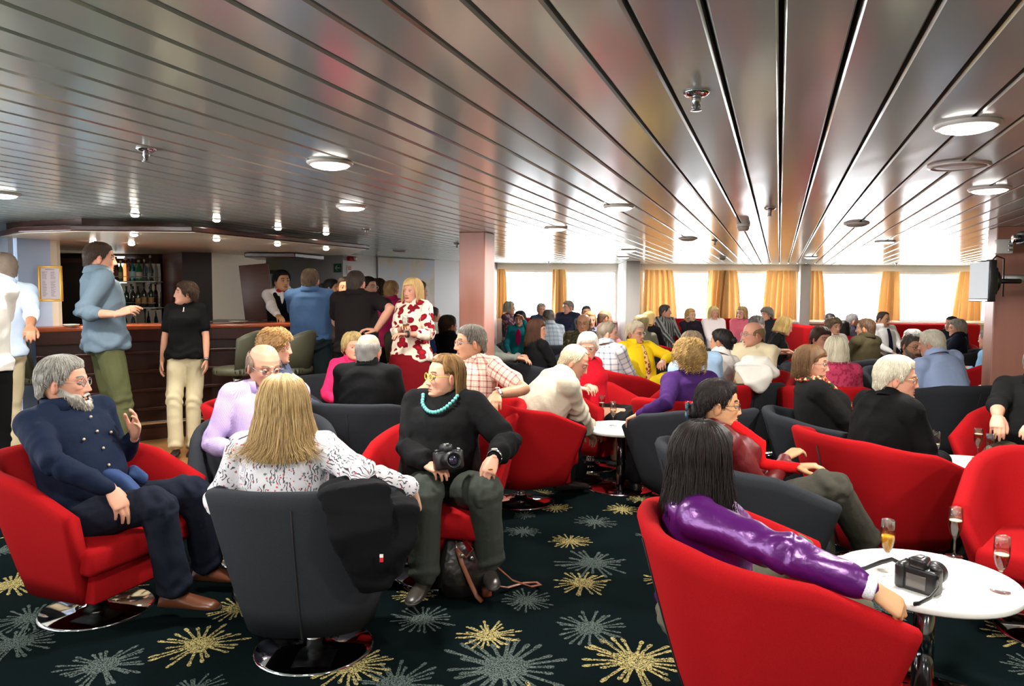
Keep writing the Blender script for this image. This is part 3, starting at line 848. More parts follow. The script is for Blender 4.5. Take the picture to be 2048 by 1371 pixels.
def bottle(px, z, y, h, r, col, cap, lab, label, clear=False, kind='spirit'):
    x = X_at(px, y); r *= .8
    t = thing('bottle', label, 'bottle', (x, y, z), 0, 'bottles behind the bar')
    if kind == 'wine': pr = [(r * .8, .0), (r, .012), (r, h * .58), (r * .85, h * .66), (r * .38, h * .76), (r * .36, h * .96), (r * .42, h * .965), (r * .42, h)]
    elif kind == 'square': pr = [(r * .9, 0), (r, .01), (r, h * .62), (r * .7, h * .7), (r * .35, h * .74), (r * .35, h * .9), (r * .3, h * .92)]
    else: pr = [(r * .9, 0), (r, .01), (r, h * .56), (r * .75, h * .68), (r * .36, h * .78), (r * .32, h * .9), (r * .36, h * .92)]
    m = pane('glass_%s' % label.split()[0], tuple(.25 + .75 * c for c in col), .1) if clear else mat('glass_%s' % label.split()[0], col, .06, spec=.8, Transmission_Weight=.15)
    obj('bottle_glass', lathe(pr + [(.001, pr[-1][1])], 14), m, t)
    if lab: obj('paper_label', lathe([(r * 1.02, h * .14), (r * 1.03, h * .15), (r * 1.03, h * .42), (r * 1.02, h * .43)], 14), mat('label_%s' % label.split()[0], lab, .7), t)
    obj('cap', lathe([(r * .42, h * .9), (r * .44, h * .92), (r * .44, h * .995), (.001, h)], 12), mat('cap_%s' % label.split()[0], cap, .4), t)
UP = [(219, .24, .042, srgb(190, 110, 40), (.02, .01, .01), srgb(220, 150, 90), 'amber bottle at left end of upper bar shelf', 0, 'square'),
      (229, .26, .036, srgb(120, 190, 190), srgb(210, 215, 220), None, 'pale-blue clear bottle second on upper bar shelf', 1, 'spirit'),
      (237, .3, .04, srgb(60, 26, 20), (.01, .01, .01), srgb(120, 70, 60), 'dark-brown bottle with black neck on upper bar shelf', 0, 'spirit'),
      (246, .25, .034, srgb(50, 120, 70), srgb(220, 210, 170), srgb(200, 210, 150), 'green-labelled bottle fourth on upper bar shelf', 0, 'spirit'),
      (256, .29, .05, srgb(226, 150, 60), srgb(230, 215, 190), None, 'honey-gold wide bottle on upper bar shelf', 1, 'spirit'),
      (269, .28, .05, srgb(90, 180, 220), srgb(40, 60, 110), srgb(190, 220, 240), 'sky-blue wide bottle on upper bar shelf', 1, 'square'),
      (282, .26, .044, srgb(40, 120, 70), srgb(220, 190, 120), srgb(232, 232, 220), 'emerald bottle with white label on upper bar shelf', 0, 'spirit'),
      (293, .27, .032, srgb(190, 200, 200), srgb(200, 180, 130), None, 'colourless slim bottle near right of upper bar shelf', 1, 'spirit'),
      (305, .32, .034, srgb(200, 205, 205), srgb(225, 222, 215), None, 'tall clear bottle at right end of upper bar shelf', 1, 'spirit')]
for px, h, r, c, cp, lb, label, cl_, kd in UP: bottle(px, SHZ[0], BY, h, r, c, cp, lb, label, cl_, kd)
for k, (px, h) in enumerate(((222, .2), (230, .2), (241, .29), (256, .26), (269, .26), (279, .26), (291, .29), (305, .29))):
    bottle(px, SHZ[1], BY, h, .038, srgb(20, 52, 34) if k % 2 else srgb(30, 30, 26), (.01, .015, .01), srgb(176, 140, 90) if k > 4 else None,
           ['squat green bottle at left end of lower bar shelf', 'stubby green bottle second on lower bar shelf', 'dark wine bottle third on lower bar shelf', 'bottle-green wine bottle fourth on lower bar shelf', 'shadowed wine bottle fifth on lower bar shelf', 'tan-labelled wine bottle sixth on lower bar shelf', 'black wine bottle with tan label on lower bar shelf', 'glossy wine bottle at right end of lower bar shelf'][k], kind='wine')
zt = .985
for px, h, c, cp, lb in ((252, .26, (.02, .02, .02), srgb(240, 214, 150), 'sooty bottle with cream top below the lower shelf'), (268, .26, (.02, .02, .02), srgb(236, 206, 140), 'inky bottle with cream top right of its twin')):
    bottle(px, zt, 8.98, h, .03, c, cp, None, lb)
q = at_z(234, 640, 1.16)
def on_bar(px, d=.12):
    a = on_line(px, BF[1], nrm(BF[3] - BF[1])) + nb * d
    return (a[0], a[1], 1.16)
t = thing('sauce_bottle', 'small red sauce bottle on the bar top by the tall man', 'bottle', on_bar(234))
obj('body', lathe([(.022, 0), (.025, .01), (.025, .07), (.016, .1), (.012, .13), (.001, .131)], 14), mat('sauce_red', srgb(210, 40, 30), .3), t)
obj('cap', lathe([(.014, .13), (.014, .155), (.001, .158)], 12), RIM, t)
t = thing('saucer', 'white saucer on the bar top before the bartender', 'plate', on_bar(485, .2))
obj('dish', lathe([(.04, 0), (.075, .012), (.1, .02), (.098, .024), (.05, .012), (.001, .01)], 24), RIM, t)
t = thing('ashtray', 'small pale dish at the left end of the bar top', 'dish', (BF[0][0] + .18, BF[0][1] + .24, 1.16))
obj('dish', lathe([(.03, 0), (.06, .012), (.07, .022), (.067, .024), (.03, .01), (.001, .009)], 20), RIM, t)

# ------------------------------------------------------------------ furniture
def sgnpow(v, p): return np.sign(v) * np.abs(v) ** p
def chair_geo():
    nu = 41
    us = np.linspace(-1, 1, nu)
    def plan(u, a, b, f):
        if abs(u) > .52:
            t = (abs(u) - .52) / .48
            return np.array([math.copysign(a, u), f * t])
        an = u / .52 * math.pi / 2
        return np.array([a * sgnpow(np.sin(an), .72), -b * sgnpow(np.cos(an), .72)])
    cols, seam = [], []
    for u in us:
        e = np.clip((abs(u) - .22) / .78, 0, 1)
        zt = .755 - .185 * e ** 1.15
        pr = []
        po = lambda v, off: plan(u, .255 + .135 * v ** .9 - off, .235 + .175 * v ** .9 - off, .215 + .085 * v)
        for v in (0, .2, .45, .7, .9, .97):
            p = po(v, 0); pr.append((p[0], p[1], .15 + (zt - .15) * v))
        for v, off, dz in ((1, .012, 0), (1, .032, .006), (1, .052, 0), (.96, .066, 0), (.75, .07, 0), (.5, .074, 0)):
            p = po(v, off); pr.append((p[0], p[1], .15 + (zt - .15) * v + dz))
        p = po(.35, .08); pr.append((p[0], p[1], .3)); p = po(.1, .075); pr.append((p[0], p[1], .155))
        cols.append(np.array(pr))
        if abs(u) < 1e-6: seam = [c + np.array([0, -.002, 0]) for c in np.array(pr)[:5]]
    return rings(cols), seam
CH_G, CH_SEAM = chair_geo()
def u_block(a, b, f, z0, z1, bev):
    n = 18
    pts = [(a, f)] + [(a * sgnpow(math.cos(t), .7), -b * sgnpow(math.sin(t), .7)) for t in np.linspace(0, math.pi, n)] + [(-a, f)]
    return prism(pts[::-1], z0, z1, bev)
SEAM = mat('seam_dark', (.01, .008, .008), .9)
def make_chair(color):
    m = RED if color == 'red' else GREY
    t = thing('tub_chair', 'x', 'chair')
    sh = obj('tub_shell', CH_G, m, t)
    obj('seam', tube(CH_SEAM, .004, 6, round_=False), SEAM, sh)
    obj('seat_cushion', u_block(.29, .26, .31, .285, .405, .028), m, t)
    obj('seat_box', u_block(.245, .2, .27, .15, .28, .012), m, t)
    obj('post', lathe([(.036, .02), (.036, .14), (.001, .14)], 20), CHROME, t)
    obj('swivel_plate', box((-.1, -.1, .132), (.1, .1, .15), .004), BLACKP, t)
    obj('disc_base', lathe([(.245, 0), (.247, .006), (.235, .012), (.1, .022), (.05, .03), (.04, .05), (.001, .05)], 40), CHROME, t)
    return t
CHAIRS = {}
def chair(color, x, y, psi, label):
    if color not in CHAIRS:
        t = CHAIRS[color] = make_chair(color)
    else:
        t = copy_tree(CHAIRS[color])
    t.location = (x, y, 0); t.rotation_euler = (0, 0, -math.radians(psi))
    t['label'] = label; t['group'] = 'red tub chairs' if color == 'red' else 'charcoal tub chairs'
    return t
TABLE = []
def table(x, y, label, r=.3, h=.47):
    if not TABLE:
        t = thing('lounge_table', label, 'table', (x, y, 0), 0, 'round white lounge tables')
        obj('table_top', lathe([(.001, h - .028), (r - .006, h - .028), (r, h - .022), (r, h - .006), (r - .004, h), (r - .02, h + .0005), (.001, h + .0005)], 56), WHITE_TOP, t)
        obj('column', lathe([(.036, .02), (.036, h - .03)], 20), mat('dark_chrome', (.25, .25, .27), .12, 1.0), t)
        obj('disc_base', lathe([(.27, 0), (.272, .006), (.26, .012), (.1, .022), (.05, .03), (.001, .03)], 44), CHROME, t)
        TABLE.append(t)
    else:
        t = copy_tree(TABLE[0]); t.location = (x, y, 0); t['label'] = label
    return t
FL = {}
DRINKS = {'champagne': ((.92, .8, .5), 0), 'juice': (srgb(250, 170, 10), 1), 'rose': ((.85, .5, .3), 0), 'empty': None}
def flute(x, y, z, drink, label, fill=.6):
    k = (drink, fill)
    if k not in FL:
        t = thing('champagne_flute', label, 'glass', (x, y, z), 0, 'champagne flutes on the tables')
        out = [(.001, .0), (.031, 0), (.031, .002), (.008, .006), (.0045, .015), (.004, .06), (.006, .068), (.018, .09), (.0245, .12), (.0255, .15), (.0235, .19)]
        inn = [(r - .0014, zz) for r, zz in out[-5:]][::-1]
        obj('glass_bowl', lathe(out + [(.0228, .1905)] + inn + [(.001, .072)], 24), GLASS, t)
        if DRINKS[drink]:
            c, op = DRINKS[drink]
            top = .072 + fill * .11
            zz = np.linspace(.074, top, 7)
            rr = np.interp(zz, [.068, .09, .12, .15, .19], [.005, .0163, .0228, .0238, .0219])
            m = mat('drink_' + drink, c, .05, spec=.5) if op else pane('drink_' + drink, c, .06)
            obj('drink', lathe([(.001, .073)] + list(zip(rr, zz)) + [(.001, top)], 24), m, t)
            if drink != 'juice': obj('foam', lathe([(rr[-1] * .98, top), (rr[-1] * .98, top + .002), (.001, top + .003)], 20), mat('foam', srgb(235, 225, 190), .6), t)
        FL[k] = t
    else:
        t = copy_tree(FL[k]); t.location = (x, y, z); t['label'] = label
    return t
def table_flute(px, py, h, drink, label, fill=.6):
    p = at_z(px, py, h); return flute(p.x, p.y, h + .001, drink, label, fill)

TH = .4705
# near right table
T1 = at_z(1852, 1152, .47)
table(T1.x, T1.y, 'nearest round white table with a camera and three flutes')
table_flute(1773, 1142, TH, 'juice', 'flute of orange juice on the nearest table', .55)
table_flute(1908, 1112, TH, 'rose', 'flute of pale rose drink at the back of the nearest table', .62)
table_flute(2000, 1182, TH, 'rose', 'flute of rose drink at right edge of the nearest table', .5)
q = at_z(1742, 1128, TH)
tag(obj('napkin', box((-.085, -.11, 0), (.085, .11, .0025), .001), RIM), 'white paper napkin on the nearest table under the juice', 'napkin'); PENDING[-1].location = (q.x, q.y, TH); PENDING[-1].rotation_euler = (0, 0, .35)
# second right table
T2 = at_z(1955, 930, .47)
table(T2.x, T2.y, 'round white table before the man in black at right')
table_flute(1858, 920, TH, 'champagne', 'half hidden flute behind the velvet coat at right table', .35)
table_flute(1870, 926, TH, 'champagne', 'champagne flute beside the black velvet coat', .4)
table_flute(1955, 917, TH, 'champagne', 'full champagne flute at the back of right table', .75)
table_flute(1978, 930, TH, 'empty', 'empty flute on right table')
# middle table
T3 = at_z(1243, 853, .47)
table(T3.x, T3.y, 'round white table beside the man in the white jacket')
table_flute(1203, 836, TH, 'champagne', 'left champagne flute on the table by the white jacket', .5)
table_flute(1226, 851, TH, 'champagne', 'right champagne flute on the table by the white jacket', .45)
T4 = at_z(1742, 783, .47)
table(T4.x, T4.y, 'round white table between the woman in a scarf and the white-haired woman')
table_flute(1718, 778, TH, 'champagne', 'champagne flute on the table behind the woman in a scarf', .6)
T5 = at_z(1030, 748, .47)
table(T5.x, T5.y, 'round white table behind the man in the plaid shirt')
table_flute(1031, 752, TH, 'champagne', 'champagne flute behind the man in the plaid shirt', .6)
table_flute(1047, 722, TH, 'empty', 'empty tumbler-like flute behind the man in the plaid shirt')
T6 = at_z(655, 836, .47)
table(T6.x, T6.y, 'round white table half hidden behind the bald man in black')
T7 = (X_at(1412, 11.6), 11.6)
table(*T7, 'far white table with a glass of juice before the woman in white')
flute(T7[0] + .02, T7[1] - .1, TH, 'juice', 'distant flute of orange juice before the woman in the white cardigan', .7)
T8 = (X_at(1752, 10.2), 10.2)
table(*T8, 'far white table before the man with the dark tie')
flute(T8[0] + .1, T8[1] - .05, TH, 'champagne', 'distant flute near the man with the dark tie', .6)

# photo cameras
def photo_camera(loc, rz, label, rx=0):
    t = thing('photo_camera', label, 'camera', loc, rz)
    t.rotation_euler = (rx, 0, rz)
    bd = join(box((-.065, -.03, 0), (.065, .03, .085), .01, 3), box((-.07, -.04, .0), (-.035, .045, .09), .014, 3))
    obj('body', bd, mat('camera_black', (.014, .014, .015), .32, noise=(300, .3)), t)
    obj('prism_hump', prism([(-.028, -.03), (.03, -.03), (.022, .035), (-.02, .035)], .08, .118, .01), MATS['camera_black'], t)
    ln = xf(lathe([(.033, 0), (.035, .012), (.034, .03), (.038, .034), (.038, .075), (.036, .08), (.031, .078), (.026, .06), (.001, .055)], 28), Matrix.Translation((.008, .03, .045)) @ Matrix.Rotation(-math.pi / 2, 4, 'X'))
    lo = obj('lens', ln, MATS['camera_black'], t)
    obj('zoom_ring', xf(lathe([(.0385, .042), (.0395, .045), (.0395, .062), (.0385, .065)], 28), Matrix.Translation((.008, .03, .045)) @ Matrix.Rotation(-math.pi / 2, 4, 'X')), BLACKP, lo)
    obj('front_glass', xf(lathe([(.028, .064), (.015, .07), (.001, .072)], 20), Matrix.Translation((.008, .03, .045)) @ Matrix.Rotation(-math.pi / 2, 4, 'X')), mat('lens_glass', (.02, .02, .04), .02, spec=1), lo)
    obj('rear_screen', box((-.03, -.034, .015), (.035, -.029, .062), .002), mat('lcd', (.12, .11, .1), .1), t)
    obj('shutter_button', lathe([(.008, .09), (.008, .096), (.001, .098)], 12), STEEL, t).location = (-.052, .02, 0)
    obj('mode_dial', lathe([(.013, .084), (.013, .096), (.001, .096)], 18), BLACKP, t).location = (.047, 0, 0)
    obj('hot_shoe', box((-.012, -.018, .117), (.012, .004, .122), .001), STEEL, t)
    return t
q = at_z(1838, 1180, TH)
pc = photo_camera((q.x, q.y, TH), -.95, 'black camera with strap lying on the nearest table')
obj('strap', tube([(-.068, 0, .075), (-.11, .03, .07), (-.16, .05, .04), (-.2, .02, .012), (-.23, -.05, .004)], [(.008, .002)] * 5, 8, side=(0, 0, 1)), BLACKP, pc)
obj('strap', tube([(.068, -.01, .07), (.08, -.04, .045), (.075, -.08, .02), (.06, -.125, .006), (.05, -.14, .004)], [(.008, .002)] * 5, 8, side=(0, 0, 1)), BLACKP, pc)

# ---- bar stools
STV = mat('olive_vinyl', srgb(78, 78, 60), .4)
STOOL = []
def stool(px, Y, psi, label):
    x = X_at(px, Y)
    if not STOOL:
        t = thing('bar_stool', label, 'stool', (0, 0, 0), 0, 'olive bar stools along the counter')
        obj('seat', prism([(.2 * sgnpow(math.cos(a), .7), .2 * sgnpow(math.sin(a), .7)) for a in np.linspace(0, 2 * math.pi, 28, endpoint=False)], .72, .79, .025), STV, t)
        P = []
        for u in np.linspace(-1, 1, 13):
            c = []
            for v, th in ((0, 0), (.5, 0), (.9, 0), (1, .012), (1, .035), (.9, .047), (.5, .047), (0, .047)):
                a = u * 1.15
                rr = .2 + .03 * v - th
                c.append((rr * math.sin(a) * 1.05, -rr * math.cos(a) - .03 * v, .77 + v * (.36 - .07 * u * u)))
            P.append(np.array(c))
        obj('backrest', rings(P), STV, t)
        obj('column', lathe([(.03, .03), (.03, .6), (.045, .6), (.045, .72)], 16), CHROME, t)
        obj('foot_ring', tube([(.16 * math.cos(a), .16 * math.sin(a) + .06, .28) for a in np.linspace(0, 2 * math.pi, 25)], .01, 8, round_=False), CHROME, t)
        obj('disc_base', lathe([(.21, 0), (.21, .008), (.06, .03), (.001, .03)], 28), CHROME, t)
        STOOL.append(t)
    else:
        t = copy_tree(STOOL[0])
    t.location = (x, Y, .006); t.rotation_euler = (0, 0, -math.radians(psi)); t['label'] = label
stool(474, 6.85, -80, 'olive bar stool between the black-shirted woman and the bartender')
stool(578, 6.95, -75, 'olive bar stool behind the man in denim blue')
stool(815, 7.5, 5, 'olive bar stool beside the woman in the floral blouse')
stool(85, 6.1, 60, 'olive bar stool beside the tall man at left')

# ---- free chairs (people's own chairs are made with them)
def fchair(c, px, Y, psi, label): chair(c, X_at(px, Y), Y, psi, label)
fchair('grey', 1388, 4.95, -15, 'empty charcoal tub chair by the table of the white jacket man')
fchair('red', 2150, 3.15, -140, 'empty red tub chair cut by the right edge of the photo')

# ---- handbag by the black sweater woman's feet
q = at_z(935, 1185, 0)
hb = thing('handbag', 'shiny black handbag with brown straps on the carpet between her feet', 'handbag', (q.x, q.y, 0), .35)
LEATH = mat('black_patent', (.012, .01, .009), .22, spec=.7, bump=(14, .9))
TAN = mat('tan_strap', srgb(120, 62, 30), .45)
R = []
for z, a, b, ox in ((.0, .12, .06, 0), (.02, .14, .075, 0), (.09, .15, .085, .0), (.17, .135, .07, -.01), (.23, .1, .045, -.03), (.27, .07, .03, -.045), (.285, .05, .018, -.05)):
    th = np.linspace(0, 2 * np.pi, 28, endpoint=False)
    wob = 1 + .06 * np.sin(3 * th + z * 20) + .03 * np.sin(7 * th + 2)
    R.append(np.stack([ox + a * sgnpow(np.cos(th), .7) * wob, b * sgnpow(np.sin(th), .7) * wob, np.full(28, z)], 1))
obj('bag_body', rings(R), LEATH, hb)
obj('shoulder_strap', tube([(-.04, -.02, .27), (.02, -.03, .25), (.1, -.06, .17), (.2, -.1, .075), (.3, -.1, .03), (.36, -.07, .02), (.36, -.02, .014), (.3, .0, .012), (.2, -.03, .012), (.1, -.06, .05)], [(.003, .011)] * 10, 8, side=(0, 0, 1)), TAN, hb)
obj('hanging_strap', tube([(-.07, -.05, .25), (-.05, -.08, .18), (-.02, -.1, .1), (.01, -.12, .03), (.03, -.14, .008)], [(.012, .003)] * 5, 8, side=(1, 0, 0)), TAN, hb)
obj('drawstring', tube([(-.07, -.04, .28), (-.07, -.08, .25), (-.03, -.08, .21), (.01, -.06, .24), (-.02, -.04, .28)], .004, 7), TAN, hb)
for x, y, z in ((-.05, -.08, .22), (.0, -.075, .2)): obj('buckle', ell((x, y, z), (.012, .005, .012), 10, 6), CHROME, hb)
obj('trim_patch', box((.05, -.09, .0), (.1, -.06, .05), .01), TAN, hb)
# ------------------------------------------------------------------ people
SKIN_M = attr_mat('skin', .5, .35, Subsurface_Weight=.0)
HAIR_M = attr_mat('hair', .55, .3)
_hz = np.array([.1165, .1135, .105, .085, .055, .02, 0, -.03, -.055, -.08, -.10, -.113, -.119])[::-1]
_yf = np.array([.0, .02, .042, .066, .083, .088, .087, .086, .085, .083, .083, .074, .05])[::-1]
_yb = np.array([-.02, -.045, -.066, -.089, -.104, -.109, -.106, -.095, -.078, -.055, -.03, -.01, .01])[::-1]
_w = np.array([.01, .03, .047, .064, .074, .0785, .078, .0735, .069, .061, .048, .034, .012])[::-1]
def surf(phi, z):
    phi, z = np.asarray(phi, float), np.asarray(z, float)
    yf, yb, w = np.interp(z, _hz, _yf), np.interp(z, _hz, _yb), np.interp(z, _hz, _w)
    cy = yb + (yf - yb) * .48
    c, s = np.cos(phi), np.sin(phi)
    x = w * np.sign(s) * np.abs(s) ** .88
    y = cy + np.where(c > 0, yf - cy, cy - yb) * np.sign(c) * np.abs(c) ** .95
    return np.stack([x, y, z * np.ones_like(phi)], -1)
HC = np.array([0, -.012, .0])
def gz(v, m, s): return np.exp(-((v - m) / s) ** 2)
def face_disp(P, nose=1.0, fem=0):
    x, y, z = P[:, 0], P[:, 1], P[:, 2]
    fr = np.clip((y - .02) / .04, 0, 1)
    d = np.zeros(len(P))
    t = np.clip((.016 - z) / .058, 0, 1)
    w = .0075 + .007 * t ** 2
    low = 1 / (1 + np.exp((-.047 - z) / .0025))
    d += nose * (.007 + .021 * t ** 1.2) * np.exp(-(x / w) ** 2) * low * (z < .03)
    ax = np.abs(x)
    d += .006 * nose * np.exp(-((ax - .013) / .006) ** 2) * gz(z, -.042, .007)      # nostril wings
    d += -.0135 * np.exp(-((ax - .032) / .016) ** 2) * gz(z, .002, .012)
    d += (.0045 - .002 * fem) * np.exp(-((ax - .03) / .022) ** 2) * gz(z, .022, .009)
    d += .005 * np.exp(-((ax - .045) / .018) ** 2) * gz(z, -.028, .015)
    d += -.004 * np.exp(-((ax - .05) / .015) ** 2) * gz(z, -.065, .018)
    d += .0055 * gz(x, 0, .02) * gz(z, -.0655, .0045) + .0065 * gz(x, 0, .018) * gz(z, -.077, .005)
    d += -.004 * gz(x, 0, .024) * gz(z, -.0712, .002)
    d += -.003 * gz(x, 0, .018) * gz(z, -.086, .005) + .006 * gz(x, 0, .016) * gz(z, -.102, .011)
    d += -.002 * gz(x, 0, .004) * gz(z, -.056, .006)
    return d * fr
HEADS = {}
def head_geo(det, fem):
    if (det, fem) in HEADS: return HEADS[(det, fem)]
    nr, nc = ((92, 84), (52, 52), (30, 32))[2 - det]
    s = np.linspace(0, 1, nr)
    z = np.interp(s, [0, .06, .16, .72, .86, 1], [-.1188, -.113, -.098, .04, .085, .1164])
    t = np.linspace(-1, 1, nc, endpoint=False)
    phi = np.pi * np.sign(t) * np.abs(t) ** 1.35
    PH, Z = np.meshgrid(phi, z)
    V = surf(PH, Z).reshape(-1, 3)
    V[:, 1] += face_disp(V, .85 if fem else 1.05, fem)
    V, Fc = rings(list(V.reshape(nr, nc, 3)))
    HEADS[(det, fem)] = (V, Fc)
    return V, Fc
def head_parts(det, fem, skin, brow, lip=None, gaze=0.0, smile=0):
    V, Fc = head_geo(det, fem)
    V = V.copy()
    ax, z = np.abs(V[:, 0]), V[:, 2]
    fr = V[:, 1] > .03
    col = np.tile(np.array(skin), (len(V), 1))
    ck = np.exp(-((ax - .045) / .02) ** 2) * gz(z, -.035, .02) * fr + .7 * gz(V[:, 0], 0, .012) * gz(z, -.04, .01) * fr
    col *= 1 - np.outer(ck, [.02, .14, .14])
    lipm = ((V[:, 0] / .025) ** 2 + ((z + .071) / .0085) ** 2 < 1) & fr
    col[lipm] = np.array(lip if lip is not None else skin) * (np.array([1, 1, 1]) if lip is not None else np.array([.82, .55, .52]))
    line = (ax < .024) & (np.abs(z + .0712 - smile * .12 * ax) < (.0016 if det == 2 else .0024)) & fr
    col[line] *= .35
    bz = .024 + .004 * np.clip(1 - np.abs(ax - .035) / .025, 0, 1)
    br = (ax > .014) & (ax < .052) & (np.abs(z - bz) < (.0042 if det else .005)) & fr
    col[br] = np.array(brow)
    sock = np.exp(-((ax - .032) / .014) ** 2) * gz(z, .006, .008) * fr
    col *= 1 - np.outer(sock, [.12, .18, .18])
    gs, cs = [(V, Fc)], [col]
    yE = .0738
    for sx in (-1, 1):
        if det:
            g = ell((sx * .032, yE, .001), .0125, 16, 11)
            dirv = nrm([gaze * .5, 1, 0])
            u = (g[0] - np.array([sx * .032, yE, .001])) / .0125 @ dirv
            c = np.tile([.48, .45, .42], (len(u), 1)); c[u > .86] = [.09, .06, .04]; c[u > .955] = [.005, .005, .005]
            gs.append(g); cs.append(c)
            g = ell((sx * .032, yE - .0005, .0015), .0137, 16, 11)
            k = (g[0][:, 2] > .0032)
            keep = [f for f in g[1] if all(k[i] for i in f)]
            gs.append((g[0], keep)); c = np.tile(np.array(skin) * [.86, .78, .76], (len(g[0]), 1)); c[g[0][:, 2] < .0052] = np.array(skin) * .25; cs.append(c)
            g = ell((sx * .032, yE - .001, .001), .0136, 14, 11)
            k = (g[0][:, 2] < -.0035)
            gs.append((g[0], [f for f in g[1] if all(k[i] for i in f)])); cs.append(np.tile(np.array(skin) * [.9, .82, .8], (len(g[0]), 1)))
        else:
            g = ell((sx * .032, yE + .001, .001), (.012, .011, .006), 8, 5); gs.append(g); cs.append(np.tile([.1, .07, .06], (len(g[0]), 1)))
        a = .45 * sx
        M = Matrix.Rotation(-a, 3, 'Z') @ Matrix.Rotation(-.2, 3, 'X')
        g = ell((sx * .0805, -.014, -.012), (.009, .019, .033), 12 if det else 8, 9 if det else 6, M)
        c = np.tile(np.array(skin) * [1, .86, .84], (len(g[0]), 1)); gs.append(g); cs.append(c)
        if det:
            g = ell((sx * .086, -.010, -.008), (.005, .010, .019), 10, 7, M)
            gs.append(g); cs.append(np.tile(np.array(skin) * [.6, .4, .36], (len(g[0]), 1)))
    return join(*gs), np.vstack(cs)

def hpt(phi, z, off, flare=0.0):
    phi, z = np.broadcast_arrays(np.asarray(phi, float), np.asarray(z, float))
    zz = np.maximum(z, -.005)
    p = surf(phi, zz)
    d = p - HC
    d[..., 2] *= np.where(z < 0, 0, 1)
    u = d / (np.linalg.norm(d, axis=-1)[..., None] + 1e-9)
    p = p + u * np.asarray(off)[..., None] if np.ndim(off) else p + u * off
    low = np.clip(-.005 - z, 0, None)
    p[..., 2] = np.where(z < -.005, z, p[..., 2])
    p[..., 0] *= 1 + flare * low
    p[..., 1] = HC[1] + (p[..., 1] - HC[1]) * (1 + flare * low * .8)
    return p
D = math.radians
STY = {
 'short': ([0, 35, 50, 66, 78, 92, 112, 135, 180], [.07, .068, .057, .016, -.014, .014, -.018, -.058, -.07], .010),
 'crop': ([0, 35, 50, 66, 78, 92, 112, 135, 180], [.072, .072, .06, .02, .0, .018, -.01, -.05, -.066], .007),
 'recede': ([0, 25, 42, 60, 72, 80, 92, 112, 135, 180], [.093, .1, .102, .07, .02, -.01, .015, -.02, -.055, -.07], .009),
 'full': ([0, 35, 52, 66, 80, 95, 115, 140, 180], [.06, .056, .036, -.006, -.03, -.018, -.05, -.075, -.085], .022),
 'curly': ([0, 35, 52, 66, 80, 95, 115, 140, 180], [.056, .05, .03, -.01, -.03, -.035, -.06, -.085, -.095], .03),
}
def frand(r, a, b): return a + (b - a) * r.random()
